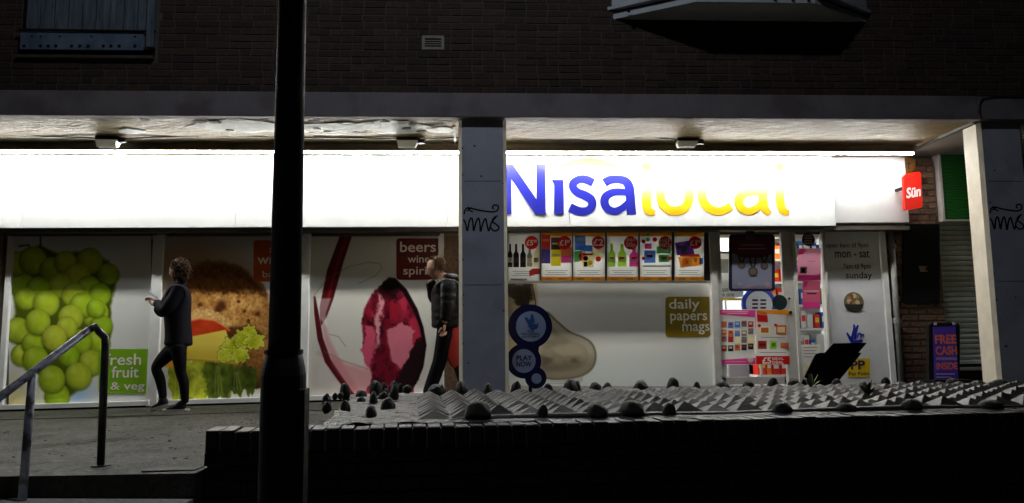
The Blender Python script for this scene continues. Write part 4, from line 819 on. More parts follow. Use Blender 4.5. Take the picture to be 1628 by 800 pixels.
Yh = 9.3; a = at(1446, 279, Yh); hs = thing('hexagon_sign', (a.x, Yh, a.z), 'dull amber hexagonal sign peeping out above the red sign', 'sign')
MB().prism(sk([(1420, 264), (1430, 250), (1448, 250), (1456, 263), (1449, 277), (1430, 278)], Yh), Yh, Yh+.04).build('board', flat(112, 74, 16), hs)
t = MB(); px_text(t, 'LOT', 1427, 259, 1448, 269, Yh-.002, 0, .03); t.build('lettering', flat(30, 30, 80), hs)
# brick pier right of the shop, drainpipe
Yr = 9.45
rb_ = thing('side_brick_wall', (at(1455, 600, Yr).x, Yr, pave_z(4.5)), 'narrow orange brick wall between the white panel and the roller shutter', 'wall')
xa, xb_ = at(1404, 500, Yr).x, at(1499, 560, Yr).x+.06
MB().box((xa, Yr+.02, 0), (xb_, Yr+.3, Z_SOF-.05)).build('backing', 'mortar', rb_)
bb = MB().box((-bw/2, 0, -bh/2), (bw/2, .04, bh/2), bev=.004).mesh('brick', 'brick_orange'); hb = MB().box((-.0505, 0, -bh/2), (.0505, .04, bh/2), bev=.004).mesh('brick', 'brick_orange')
zc = pave_z(4.5)+.03; row = 0
while zc < Z_SOF-.06:
    x = xa
    if row % 2: inst('brick', hb, rb_, (x+.051, Yr-.004*random.random(), zc)); x += .113
    while x < xb_-.05:
        full = x+bw < xb_+.03
        inst('brick', bb if full else hb, rb_, (x+(bw/2 if full else .051), Yr-.006*random.random(), zc), (random.uniform(-.01, .01), 0, 0)); x += bw+.012 if full else .115
    zc += bh+.013; row += 1
q = MB(); pxrect(q, 1436, 356, 1494, 482, Yr-.03, .025); a = at(1465, 482, Yr-.03); db = q.build('notice_board', mat('dark_board', (.006, .006, .007), .6, spec=.1), loc=(a.x, Yr-.03, a.z)); tag(db, 'big black board fixed on the brick wall under the red sign', 'board')
q = MB(); q.prism([XZ(x, y, Yr) for x, y in ((1458, 423), (1472, 424), (1468, 428), (1473, 432), (1461, 433))], Yr-.036, Yr-.031); q.build('paper_scrap', flat(120, 104, 84), db)
Yd = 9.36; dp = thing('drainpipe', (at(1430, 600, Yd).x, Yd, pave_z(4.5)), 'grey drainpipe running down beside the white panel', 'drainpipe')
xd = at(1424, 480, Yd).x
MB().tube([(xd, Yd, 0), (xd, Yd, 2.2)], .034, 14).build('pipe', 'pipe_grey', dp, smooth=True)
q = MB(); 
for z in (.98, 1.9): q.tube([(xd, Yd, z-.03), (xd, Yd, z+.03)], .045, 14); q.box((xd-.065, Yd+.0, z-.015), (xd+.065, Yd+.09, z+.015))
q.build('bracket', 'pipe_grey', dp)
# neighbouring shutter and green sign
Yu = 9.6; xs0, xs1 = at(1497, 480, Yu).x, 8.5
sh = thing('roller_shutter', (xs0, Yu, pave_z(5)), 'closed grey green roller shutter beside the right pillar', 'shutter')
zt, zb = at(1530, 350, Yu).z, at(1535, 572, Yu).z
ns = 27; dz = (zt-zb)/ns
prof = [(0, 0), (-.012, dz*.2), (-.016, dz*.5), (-.012, dz*.8), (0, dz-.004)]
slat = MB(); vs = [(x, y_, z_) for x in (0, xs1-xs0) for y_, z_ in prof]; slat.add(vs, [(i, i+1, 6+i, 5+i) for i in range(4)]+[(4, 3, 2, 1, 0), (5, 6, 7, 8, 9)])
slm = slat.mesh('slat', 'shutter')
for i in range(ns): inst('slat', slm, sh, (xs0, Yu, zb+i*dz))
MB().box((xs0, Yu+.02, zb-.005), (xs1, Yu+.04, zt)).build('backing', 'black', sh)
MB().box((xs0-.05, Yu-.05, 0), (xs0-.004, Yu+.06, zt)).build('guide_rail', 'black', sh)
MB().box((xs0, Yu-.02, zb-.05), (xs1, Yu+.02, zb-.006)).build('bottom_bar', 'shutter', sh)
MB().box((xs0, Yu+.04, 0), (xs1, Yu+.09, zb-.05)).build('door_glass', mat('dark_glass', (.01, .01, .012), .15), sh)
MB().box((xs0, Yu+.0, at(1530, 589, Yu).z), (xs1, Yu+.03, at(1530, 584, Yu).z)).build('door_rail', 'alu', sh)
Yg_ = 9.4; gs = thing('green_sign', (at(1520, 352, Yg_).x, Yg_, at(1520, 352, Yg_).z), 'dark green patterned sign above the roller shutter', 'shop sign')
gx0, gx1, gz0, gz1 = at(1494, 300, Yg_).x, 8.5, at(1525, 352, Yg_).z, at(1520, 246, Yg_).z
gm = noisy('green_pattern', (.004, .045, .006), (.01, .11, .015), 1, (.4, .5), 0)
wv = N(gm, 'ShaderNodeTexWave'); wv.wave_type = 'RINGS'; wv.inputs['Scale'].default_value = 9; wv.inputs['Distortion'].default_value = 9; wv.inputs['Detail'].default_value = 1
for n_ in gm.node_tree.nodes:
    if n_.type == 'VALTORGB': L(gm, wv.outputs['Color'], n_.inputs[0])
MB().box((gx0+.03, Yg_, gz0+.02), (gx1, Yg_+.1, gz1)).build('panel', gm, gs)
MB().box((gx0, Yg_-.02, gz0), (gx0+.03, Yg_+.12, gz1+.01)).box((gx0+.03, Yg_-.02, gz0), (gx1, Yg_+.12, gz0+.02)).build('frame', 'alu', gs)
# A-board
Ya = 9.05; a = at(1505, 612, Ya); za = pave_z(a.x)
ab = thing('pavement_sign', (a.x, Ya, za), 'upright purple free cash sign in a black frame before the brick wall', 'sign')
q = MB(); q.prism(rrect(1477, 513.5, 1526, 640, 6, Ya), Ya, Ya+.05); q.build('frame', 'black', ab)
q = MB(); q.prism([XZ(x, y, Ya) for x, y in ((1483, 520), (1519, 519), (1525, 636), (1487, 636))], Ya-.003, Ya); pf = q.build('panel', flat(92, 64, 200), ab)
OR, WH = flat(250, 126, 96), flat(214, 200, 222)
t = MB(); px_text(t, 'FREE', 1487, 532, 1520, 547, Ya-.005, 0, .04); px_text(t, 'CASH', 1488, 550, 1521, 565, Ya-.005, 0, .04); px_text(t, 'INSIDE', 1489, 576, 1522, 588, Ya-.005, 0, .04); t.build('lettering', OR, pf)
t = MB(); px_text(t, 'WITHDRAWALS', 1488, 568, 1521, 573, Ya-.005, 0, .02); 
for k in range(2): pxrect(t, 1489, 594+5*k, 1518-6*k, 595.6+5*k, Ya-.005, .002)
t.build('small_lettering', WH, pf)
q = MB(); 
for px in (1485, 1515): q.box((at(px, 520, Ya).x, Ya-.012, at(px, 517, Ya).z), (at(px+4, 520, Ya).x, Ya, at(px, 512.5, Ya).z))
q.build('clip', 'alu', ab)
MB().box((a.x-.22, Ya-.15, za), (a.x+.22, Ya+.25, za+.06)).build('base', 'black', ab)
# slanted black panel behind the bed
Yk = 7.5; a = at(1325, 620, Yk)
bk = thing('slanted_panel', (a.x, Yk, pave_z(a.x)), 'black slanted two-step panel on a stand leaning right in front of the shop door', 'display stand')
def slab(pts, th, nm, dy=0):
    q = MB(); P = [at(x, y, Yk+dy-(612-y)*.004) for x, y in pts]; n = len(P)
    off = Vector((0, th, -.02)); q.add(P+[p+off for p in P], [tuple(range(n)), tuple(range(2*n-1, n-1, -1))]+[(i, n+i, n+(i+1) % n, (i+1) % n) for i in range(n)]); return q.build(nm, 'black', bk)
slab([(1272, 614), (1297, 563), (1304, 561), (1370, 561), (1364, 569), (1325, 616)], .04, 'lower_panel')
slab([(1309, 563), (1325, 546), (1378, 545), (1361, 565)], .03, 'upper_panel', .03)
q = MB(); q.box((at(1368, 561, Yk).x-.02, Yk+.17, at(1368, 565, Yk).z), (at(1368, 561, Yk).x+.03, Yk+.25, at(1368, 559, Yk).z)); q.build('corner_bracket', 'black', bk)
q = MB()
for px in (1290, 1320): x_ = at(px, 612, Yk).x; q.tube([(x_, Yk+.1, pave_z(x_)), (x_+.03, Yk+.12, at(px, 590, Yk).z)], .02, 8)
q.build('leg', 'black', bk)
# bulkhead lamps, cable
BK = [(172, 'left of the lamp post'), (648, 'between the lamp post and the central pillar'), (1092, 'above the lettering, right of the central pillar')]
Yb_ = 8.72
for px, wh in BK:
    p = at(px, 222, Yb_); o = thing('bulkhead_light', (p.x, Yb_, Z_SOF), 'unlit bulkhead lamp under the soffit ' + wh, 'bulkhead lamp', 'bulkhead lamps under the soffit')
    zt_ = Z_SOF-.004; zb_ = at(px, 234, Yb_).z; h = zt_-zb_
    MB().vprism([(p.x-.118, Yb_-.05), (p.x+.118, Yb_-.05), (p.x+.118, Yb_+.07), (p.x-.118, Yb_+.07)], zt_-h*.36, zt_).build('body', 'black', o)
    q = MB(); z1, z2 = zt_-h*.36, zb_
    top = [(-.118, -.055), (.118, -.055), (.118, .07), (-.118, .07)]; bot = [(-.105, -.035), (.09, -.035), (.09, .05), (-.105, .05)]
    q.add([(p.x+x, Yb_+y, z1) for x, y in top]+[(p.x+x, Yb_+y, z2) for x, y in bot], [(0, 1, 2, 3), (7, 6, 5, 4)]+[(i, (i+1) % 4, 4+(i+1) % 4, 4+i) for i in range(4)]); q.build('lens', 'lens', o)
    MB().box((p.x+.118, Yb_-.02, zt_-.06), (p.x+.19, Yb_+.03, zt_-.01)).build('gland', 'black', o)
def cable(pts, lab, r_=.009):
    P = [at(x, y, Yb_-.02) for x, y in pts]; o = MB().tube(P, r_, 6).build('cable', 'cable', smooth=True, loc=P[0]); tag(o, lab, 'cable', 'cables under the soffit')
    return o
c1 = cable([(-60, 214), (40, 216), (100, 218), (155, 220)], 'black cable under the soffit at the far left')
c2 = cable([(190, 221), (260, 218), (315, 216), (440, 218), (560, 219), (632, 221)], 'black cable under the soffit passing behind the lamp post')
c3 = cable([(664, 222), (700, 220), (728, 219), (830, 217), (988, 218), (1040, 219), (1074, 222)], 'black cable under the soffit passing behind the central pillar')
for c_, px, py in ((c1, 40, 216), (c2, 315, 216), (c2, 517, 218), (c3, 988, 217)):
    p = at(px, py, Yb_-.02); MB().box((p.x-.012, p.y-.014, p.z-.014), (p.x+.012, p.y+.014, p.z+.014)).build('clip', 'cable', c_)
p0 = [at(x, y, YBEAM-.008) for x, y in ((1700, 150), (1628, 154), (1580, 154), (1562, 157), (1557, 165), (1557, 178), (1560, 187))]
o = MB().tube(p0, .006, 6).build('cable', 'cable', smooth=True, loc=p0[0]); tag(o, 'thin black cable drooping over the beam joint at the right pillar', 'cable')

# ------------------------------------------------------------------ raised bed with cobbles and pyramids
ang = math.atan(.07); ux = Vector((math.cos(ang), math.sin(ang), 0)); uy = Vector((-math.sin(ang), math.cos(ang), 0))
B0 = Vector((0, 4.345, 0)); ZT = .32
def bedp(s, t, z=ZT): p = B0+ux*s+uy*t; return Vector((p.x, p.y, z))
bed = thing('raised_bed', bedp(0, 0, -.95), 'low dark brick raised bed topped with upright cobbles and rows of concrete pyramids', 'raised bed')
SL, SE, DEP = -1.38, 6.4, 2.45
def vprism_bed(mb, s0, s1, t0, t1, z0, z1, mi=0): return mb.vprism([tuple(bedp(a, b)[:2]) for a, b in ((s0, t0), (s1, t0), (s1, t1), (s0, t1))], z0, z1, mi)
q = MB(); vprism_bed(q, SL+.012, SE, .012, .22, -.97, ZT-.12); vprism_bed(q, -.80, SE, .22, DEP, -.5, ZT-.02)
q.build('core', 'mortar', bed)
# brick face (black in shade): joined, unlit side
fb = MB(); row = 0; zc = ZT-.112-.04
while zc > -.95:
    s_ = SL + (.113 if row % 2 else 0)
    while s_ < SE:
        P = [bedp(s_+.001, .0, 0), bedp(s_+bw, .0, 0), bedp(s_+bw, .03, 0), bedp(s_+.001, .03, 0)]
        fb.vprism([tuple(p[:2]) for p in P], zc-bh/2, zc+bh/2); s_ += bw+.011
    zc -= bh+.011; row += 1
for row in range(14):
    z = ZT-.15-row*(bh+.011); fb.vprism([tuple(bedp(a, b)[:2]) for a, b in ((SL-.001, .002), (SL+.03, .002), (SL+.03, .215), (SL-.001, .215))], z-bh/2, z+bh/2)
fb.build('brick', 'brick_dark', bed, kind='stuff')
cm = MB().box((-.033, -.0, -.11), (.033, .215, 0), bev=.005).mesh('coping_brick', 'brick_dark')
s_ = SL+.036; i = 0
while s_ < 5.4:
    o = inst('coping_brick', cm, bed, bedp(s_, -.004+random.uniform(-.004, .004), ZT-.008+random.uniform(-.004, .004)), (random.uniform(-.02, .02), random.uniform(-.03, .03), ang+random.uniform(-.012, .012))); s_ += .0765
q = MB(); vprism_bed(q, SL+.005, SE, .008, .21, ZT-.12, ZT-.0205); q.build('coping_mortar', 'mortar', bed)
# mortar bed surface, uneven
q = MB(); n1, n2_ = 190, 60; PS0 = -.28     # where the pyramids start
nzz = smooth_noise((n2_+1, n1+1), 14, 77); nz2 = smooth_noise((n2_+1, n1+1), 40, 78)
vs = []
for j in range(n2_+1):
    for i in range(n1+1):
        s_ = -.80+(SE+.80)*i/n1; t_ = .15+(DEP-.15)*j/n2_
        amp = .05 if s_ < PS0 else .012
        lip = -.012*max(0, 1-(t_-.15)/.08)
        vs.append(bedp(s_, t_, ZT+.004+(nzz[j, i]-.5)*amp+(nz2[j, i]-.5)*amp*.5+lip))
q.add(vs, [(j*(n1+1)+i, j*(n1+1)+i+1, (j+1)*(n1+1)+i+1, (j+1)*(n1+1)+i) for j in range(n2_) for i in range(n1)]); q.build('mortar_bed', 'bed', bed, smooth=True)
q = MB(); q.tube([bedp(s, .255+.006*math.sin(s*7), ZT-.008+.006*math.sin(s*3.1)) for s in np.linspace(PS0-.0, SE, 60)], [.03*min(1, .3+i_*.2) for i_ in range(60)], 8); q.build('mortar_edge', 'pyramid', bed, smooth=True)
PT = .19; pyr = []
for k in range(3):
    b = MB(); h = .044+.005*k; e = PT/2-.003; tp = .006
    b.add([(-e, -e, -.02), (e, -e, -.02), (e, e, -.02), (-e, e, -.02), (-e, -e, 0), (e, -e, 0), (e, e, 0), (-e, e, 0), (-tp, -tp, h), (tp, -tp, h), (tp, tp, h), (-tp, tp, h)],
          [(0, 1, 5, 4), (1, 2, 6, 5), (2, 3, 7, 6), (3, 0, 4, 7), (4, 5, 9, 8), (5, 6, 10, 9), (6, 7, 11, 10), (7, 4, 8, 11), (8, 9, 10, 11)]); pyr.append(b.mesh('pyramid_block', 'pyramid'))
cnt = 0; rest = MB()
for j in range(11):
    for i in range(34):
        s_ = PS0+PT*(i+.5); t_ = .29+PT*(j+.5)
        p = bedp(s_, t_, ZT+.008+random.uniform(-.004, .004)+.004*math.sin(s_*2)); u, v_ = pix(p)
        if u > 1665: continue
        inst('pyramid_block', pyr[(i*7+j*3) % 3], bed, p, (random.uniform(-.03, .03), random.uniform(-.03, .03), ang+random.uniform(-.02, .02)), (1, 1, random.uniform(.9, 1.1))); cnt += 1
# cobbles: (px centre, py of the foot, px width, px height)
def stone_mesh(seed):
    rng = random.Random(seed); bm = bmesh.new(); bmesh.ops.create_icosphere(bm, subdivisions=3, radius=1)
    ax = [Vector((rng.uniform(-1, 1), rng.uniform(-1, 1), rng.uniform(-1, 1))).normalized() for _ in range(7)]; am = [rng.uniform(-.2, .06) for _ in ax]
    for v in bm.verts:
        d = v.co.normalized(); k = 1+sum(a_*max(0, d.dot(b_))**2 for a_, b_ in zip(am, ax)); z_ = d.z; k *= 1+.10*math.sin(5*d.x+seed)*math.sin(6*d.y+2*seed)*math.cos(4*d.z+seed)+rng.uniform(-.012, .012); v.co = d*k; tp = 1-.10*max(0, z_)**1.5; v.co.x *= tp; v.co.y *= tp
    me = bpy.data.meshes.new('stone'); bm.to_mesh(me); bm.free(); me.polygons.foreach_set('use_smooth', [True]*len(me.polygons)); me.materials.append(M['stone']); return me
SM = [stone_mesh(i) for i in range(6)]
ST = [(518, 643, 14, 18), (519, 652, 15, 15), (549, 656, 17, 21), (589, 662, 20, 18), (548, 629, 16, 20), (532, 632, 9, 9), (541, 631, 10, 8), (574, 633, 19, 15), (574, 640, 15, 10), (593, 643, 15, 21), (597, 627, 20, 22), (609, 637, 19, 16), (616, 652, 23, 21), (626, 637, 15, 29), (611, 622, 12, 15), (614, 628, 10, 11), (626, 622, 13, 17), (636, 620, 9, 12), (647, 621, 15, 10),
      (695, 620, 32, 11), (735, 620, 21, 15), (776, 618, 16, 9), (760, 655, 42, 21), (862, 658, 18, 20), (820, 617, 17, 12), (872, 617, 16, 9), (908, 615, 27, 12), (918, 615, 13, 10), (946, 616, 20, 8), (965, 616, 16, 10), (1018, 616, 26, 12), (1070, 616, 20, 18), (1108, 615, 12, 8), (950, 654, 37, 18), (1004, 652, 40, 18), (1064, 654, 22, 18), (1148, 615, 22, 10), (1190, 614, 20, 10), (1229, 614, 19, 14), (1263, 613, 24, 12), (1330, 612, 16, 10), (1408, 611, 16, 13), (1243, 653, 31, 16), (1347, 653, 34, 15), (1450, 650, 34, 18), (1574, 649, 42, 15), (1515, 609, 22, 8), (1590, 611, 26, 9), (700, 617, 14, 6)]
def bed_at(px, t):          # point of the bed at depth t seen at photo column px
    lo_, hi_ = -3., 9.
    for _ in range(40):
        m_ = (lo_+hi_)/2
        if pix(bedp(m_, t))[0] < px: lo_ = m_
        else: hi_ = m_
    return bedp(lo_, t)
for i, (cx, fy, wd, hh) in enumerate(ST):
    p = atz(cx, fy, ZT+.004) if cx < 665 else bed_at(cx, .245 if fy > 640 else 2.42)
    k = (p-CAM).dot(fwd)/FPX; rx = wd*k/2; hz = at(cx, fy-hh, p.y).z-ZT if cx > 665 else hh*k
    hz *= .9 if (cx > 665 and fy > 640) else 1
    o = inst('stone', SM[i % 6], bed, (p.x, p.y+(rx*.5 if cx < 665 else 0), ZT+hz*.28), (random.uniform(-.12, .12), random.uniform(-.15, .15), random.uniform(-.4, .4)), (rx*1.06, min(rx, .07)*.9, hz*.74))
# weeds
def weed(px, py, n, h, lab, seed):
    rng = random.Random(seed); p = atz(px, py, ZT+.03); q = MB()
    for i in range(n):
        a_ = rng.uniform(0, 6.28); ln = h*rng.uniform(.5, 1.1); d = Vector((math.cos(a_), math.sin(a_), 0)); out = rng.uniform(.2, .9)
        pts = [p+d*ln*out*t_+Vector((0, 0, ln*(t_-.55*out*t_*t_))) for t_ in (0, .3, .6, .85, 1)]; sd = d.cross(Vector((0, 0, 1)))*ln*.09
        ws = (.4, 1, 1.1, .7, .05); vs = []
        for pt, w_ in zip(pts, ws): vs += [pt-sd*w_, pt+sd*w_+Vector((0, 0, .002))]
        q.add(vs, [(2*k_, 2*k_+1, 2*k_+3, 2*k_+2) for k_ in range(4)])
    o = q.build('weed', 'leaf', loc=p); return tag(o, lab, 'weed', 'weeds among the pyramids')
weed(1380, 630, 34, .13, 'leafy green weed growing among the concrete pyramids', 3); weed(1290, 618, 12, .15, 'wispy dry weed below the slanted black panel', 5)

# ------------------------------------------------------------------ street lamp
Yp = 3.35; px_ = at(450, 640, Yp).x; kx = Yp/FPX
lp = thing('street_lamp', (px_, Yp, -.96), 'tall black street lamp post standing in front of the raised bed', 'street lamp')
Z = lambda py: at(450, py, Yp).z
q = MB(); q.tube([(px_, Yp, -.96), (px_, Yp, Z(597))], 34*kx, 28); q.tube([(px_, Yp, Z(597)), (px_, Yp, Z(583)), (px_, Yp, Z(563))], [34*kx, 32*kx, 27.5*kx], 28); q.build('base', 'post', lp, smooth=False)
MB().tube([(px_, Yp, Z(563)), (px_, Yp, Z(556))], 29*kx, 28).build('collar', 'post', lp)
MB().tube([(px_, Yp, Z(563)), (px_, Yp, 3.2), (px_, Yp, 7.6)], [24.5*kx, 21*kx, 13*kx], 24).build('shaft', 'post', lp, smooth=True)
MB().box((px_+10*kx, Yp-.05, -.6), (px_+36.5*kx, Yp+.05, Z(618)), bev=.004).build('access_door', 'post', lp)
q = MB(); q.disc((px_-27*kx, Z(560)), .008, Yp-.02, Yp+.02, n=8); q.build('screw', 'post', lp)
HX = px_+.12
MB().tube([(px_, Yp, 7.55), (HX, Yp, 7.7)], .03, 10).build('bracket_arm', 'post', lp)
hd = MB().box((HX-.1, Yp-.32, 7.69), (HX+.3, Yp+.32, 7.83), bev=.03).build('lamp_head', 'post', lp)
MB().box((HX-.06, Yp-.26, 7.675), (HX+.26, Yp+.26, 7.692)).build('lamp_lens', 'streetlight', hd)
ld = bpy.data.lights.new('street_lamp_light', 'SPOT'); ld.energy = LAMP_W; ld.color = (.86, .92, 1); ld.spot_size = R(165); ld.spot_blend = .3; ld.shadow_soft_size = .16
lo = bpy.data.objects.new('lamp_light', ld); C.objects.link(lo); lo.parent = lp; lo.location = Vector((HX+.1, Yp, 7.64))-ORG[lp]

# ------------------------------------------------------------------ handrail
a = atz(160, 741, pave_z(-2)); zb0 = pave_z(a.x)
hr = thing('handrail', (a.x, a.y, zb0), 'worn grey tubular handrail beside the steps at the left', 'handrail')
Yh1 = a.y; Yh2 = 4.17
b1 = at(168, 540, Yh1); t1 = at(146, 521, Yh1-.06); t2 = at(52, 592, Yh2); dirv = (t2-t1).normalized(); end = t1+dirv*2.1
q = MB(); q.tube([(a.x, Yh1, zb0-.02), (b1.x, b1.y, b1.z-.03), (b1.x-.003, b1.y-.004, b1.z+.012), (b1.x-.03, b1.y-.02, b1.z+.045), t1+Vector((.01, .012, .006)), t1+dirv*.03], .0205, 14); q.build('upright', 'rail_worn', hr, smooth=True)
q = MB(); q.tube([t1+dirv*.025, t2, end], .0205, 14); q.build('rail', 'rail', hr, smooth=True)
f2 = at(35, 796, Yh2); q = MB(); q.tube([(f2.x, Yh2, -.03), (t2.x+.0, t2.y, t2.z)], .0205, 14); q.build('upright', 'rail', hr, smooth=True, label='peeling blue grey upright on the step')
q = MB(); q.tube([(end.x, end.y, -.96), end], .0205, 14); q.build('upright', 'rail', hr, smooth=True)
q = MB(); q.tube([(a.x, Yh1, zb0-.01), (a.x, Yh1, zb0+.006)], .05, 14); q.build('base_flange', 'black', hr)
# litter of leaves and a dark drain cover on the pavement
q = MB()
for i in range(240):
    u_ = random.uniform(300, 425); v_ = random.uniform(650, 690); p = atz(u_, v_, .0); z_ = pave_z(p.x); p = atz(u_, v_, z_)
    if p.y < 4.25: continue
    s_ = random.uniform(.006, .02); a_ = random.uniform(0, 6.28); c_, d_ = math.cos(a_)*s_, math.sin(a_)*s_
    q.add([(p.x+c_, p.y+d_, z_+.004), (p.x-d_*.6, p.y+c_*.6, z_+.008), (p.x-c_, p.y-d_, z_+.004), (p.x+d_*.6, p.y-c_*.6, z_+.01)], [(0, 1, 2, 3)])
q.build('leaf_litter', noisy('dry_leaves', (.1, .07, .035), (.2, .15, .08), 40, (.6, .9), 0), kind='stuff')
q = MB()
for i in range(60):
    p = atz(random.uniform(0, 420), random.uniform(655, 750), .1); z_ = pave_z(p.x); r_ = random.uniform(.006, .013); n_ = 7
    if p.y < 4.7 or p.x > -1.5: continue
    q.vprism([(p.x+r_*random.uniform(.7, 1.2)*math.cos(6.283*k/n_), p.y+r_*random.uniform(.7, 1.2)*math.sin(6.283*k/n_)) for k in range(n_)], z_-.002, z_+.003)
q.build('gum_spot', noisy('trodden_gum', (.012, .012, .010), (.06, .058, .05), 3, (.7, .9), 0, spec=.1), kind='stuff')
cvp = atz(276, 747, pave_z(-1.6)); q = MB(); zz = pave_z(cvp.x)
q.vprism([(cvp.x-.14, cvp.y-.06), (cvp.x+.13, cvp.y-.06), (cvp.x+.13, cvp.y+.06), (cvp.x-.14, cvp.y+.06)], zz-.05, zz+.006); o = q.build('drain_cover', 'black', loc=cvp); tag(o, 'small dark drain cover at the pavement edge beside the brick bed', 'drain cover')

# ------------------------------------------------------------------ people
def skin_mesh(chains, sub=2):
    """chains: list of lists of (co, (rx, ry)); joins shared points; grows one surface with a Skin modifier"""
    bm = bmesh.new(); ly = bm.verts.layers.skin.verify(); pts = {}
    def gv(co, r_):
        k = tuple(round(c, 4) for c in co)
        if k not in pts:
            v = bm.verts.new(co); v[ly].radius = r_ if hasattr(r_, '__len__') else (r_, r_); pts[k] = v
        return pts[k]
    for ch in chains:
        pv_ = None
        for co, r_ in ch:
            v = gv(co, r_)
            if pv_ is not None and bm.edges.get((pv_, v)) is None: bm.edges.new((pv_, v))
            pv_ = v
    first = gv(*chains[0][0]); first[ly].use_root = True
    me = bpy.data.meshes.new('s'); bm.to_mesh(me); bm.free(); o = bpy.data.objects.new('s', me); C.objects.link(o)
    o.modifiers.new('k', 'SKIN').use_smooth_shade = True; sd = o.modifiers.new('d', 'SUBSURF'); sd.levels = sub; sd.render_levels = sub
    dg = bpy.context.evaluated_depsgraph_get(); dg.update(); res = bpy.data.meshes.new_from_object(o.evaluated_get(dg)); bpy.data.objects.remove(o); return res
def add_mesh(name, me, mats, parent=None, loc=None, **k):
    me.name = name; me.materials.clear(); me.materials.append(M[mats] if isinstance(mats, str) else mats)
    org = ORG[parent] if parent else Vector(loc); me.transform(Matrix.Translation(-org)); o = bpy.data.objects.new(name, me); C.objects.link(o)
    if parent: o.parent = parent
    else: o.location = org
    ORG[o] = org.copy(); me.polygons.foreach_set('use_smooth', [True]*len(me.polygons)); return tag(o, **k)
def head_mesh(c, face, hgt=.225, tilt=0.0):
    """an ovoid with brow, nose, chin, ears; face = unit direction it looks"""
    bm = bmesh.new(); bmesh.ops.create_uvsphere(bm, u_segments=28, v_segments=22, radius=1)
    for v in bm.verts:
        x, y, z = v.co                                  # y forward
        jaw = max(0, -z); nx_ = x*(.075-.022*jaw); ny_ = y*(.095-.012*jaw)+(.012*jaw if y > 0 else 0); nz_ = z*hgt/2
        if y > .2:
            g_ = math.exp(-(x/.16)**2)
            ny_ += .024*g_*math.exp(-((z+.12)/.16)**2)+.008*g_*math.exp(-((z+.5)/.1)**2)+.008*math.exp(-((z-.22)/.12)**2)*math.exp(-(x/.5)**2)
            for sx in (-1, 1): ny_ -= .012*math.exp(-((x-.36*sx)/.14)**2)*math.exp(-((z-.06)/.1)**2)
            ny_ -= .005*g_*math.exp(-((z+.38)/.05)**2)
        if abs(x) > .9 and abs(z) < .25: nx_ += math.copysign(.014, x)*math.exp(-((y+.05)/.2)**2)
        v.co = (nx_, ny_, nz_)
    f = Vector(face).normalized(); rgt = f.cross(Vector((0, 0, 1))).normalized(); upv = rgt.cross(f)
    mt = Matrix((rgt, f, upv)).transposed().to_4x4(); mt.translation = Vector(c); bm.transform(mt)
    me = bpy.data.meshes.new('head'); bm.to_mesh(me); bm.free(); return me, mt
def join_meshes(ms):
    bm = bmesh.new()
    for m_ in ms: bm.from_mesh(m_)
    me = bpy.data.meshes.new('j'); bm.to_mesh(me); bm.free(); return me
def hand_chains(wr, d, side, curl=.35, s=1.0):
    d = Vector(d).normalized(); side = Vector(side).normalized(); n_ = d.cross(side); ch = []
    palm = wr+d*.075*s; ch.append([(tuple(wr), (.021*s, .017*s)), (tuple(wr+d*.035*s), (.032*s, .015*s)), (tuple(palm), (.036*s, .014*s))]); out = [skin_mesh(ch, 2)]
    for k, (o_, ln) in enumerate(((-.026, .064), (-.009, .074), (.009, .07), (.026, .055))):
        p = palm+side*o_*s-d*.008; P = [(tuple(p), .0085*s)]
        for j in range(3):
            a_ = curl*(j+1); p = p+(d*math.cos(a_)+n_*math.sin(a_))*ln*s/3; P.append((tuple(p), (.0082-.0008*j)*s))
        out.append(skin_mesh([P], 1))
    p = wr+d*.03*s-side*.024*s; P = [(tuple(p), .011*s)]
    for j in range(3): p = p+(d*.75-side*(.6-.25*j)+n_*.3).normalized()*.022*s; P.append((tuple(p), (.0095-.001*j)*s))
    out.append(skin_mesh([P], 1)); return join_meshes(out)
def shoe(heel, toe, ank, par, nm='shoe'):
    h, t, k = Vector(heel), Vector(toe), Vector(ank); d = (t-h).normalized(); m_ = h.lerp(t, .55)
    o = add_mesh(nm, skin_mesh([[(tuple(h+Vector((0, 0, .04))), (.042, .042)), (tuple(h.lerp(t, .3)+Vector((0, 0, .045))), (.045, .045)), (tuple(m_+Vector((0, 0, .032))), (.048, .034)), (tuple(t-d*.03+Vector((0, 0, .025))), (.042, .026)), (tuple(t+Vector((0, 0, .022))), (.028, .02))], [(tuple(h.lerp(t, .3)+Vector((0, 0, .045))), (.045, .045)), (tuple(k), (.042, .042))]], 2), 'black', par)
    sl_ = MB(); sd = d.cross(Vector((0, 0, 1))).normalized(); n_ = 10; A_ = []; B_ = []
    for i in range(n_+1):
        u_ = i/n_; w_ = .036+.012*math.sin(u_*2.6)-(.02 if i in (0, n_) else 0); c_ = h-d*.03+(t+d*.035-h+d*.03)*u_; A_.append(c_+sd*w_); B_.append(c_-sd*w_)
    pg = A_+B_[::-1]; n2 = len(pg); vs = [p+Vector((0, 0, -.006)) for p in pg]+[p+Vector((0, 0, .02)) for p in pg]
    sl_.add(vs, [tuple(range(n2)), tuple(range(2*n2-1, n2-1, -1))]+[(i, (i+1) % n2, n2+(i+1) % n2, n2+i) for i in range(n2)]); sl_.build('sole', flat(190, 188, 180), o); return o
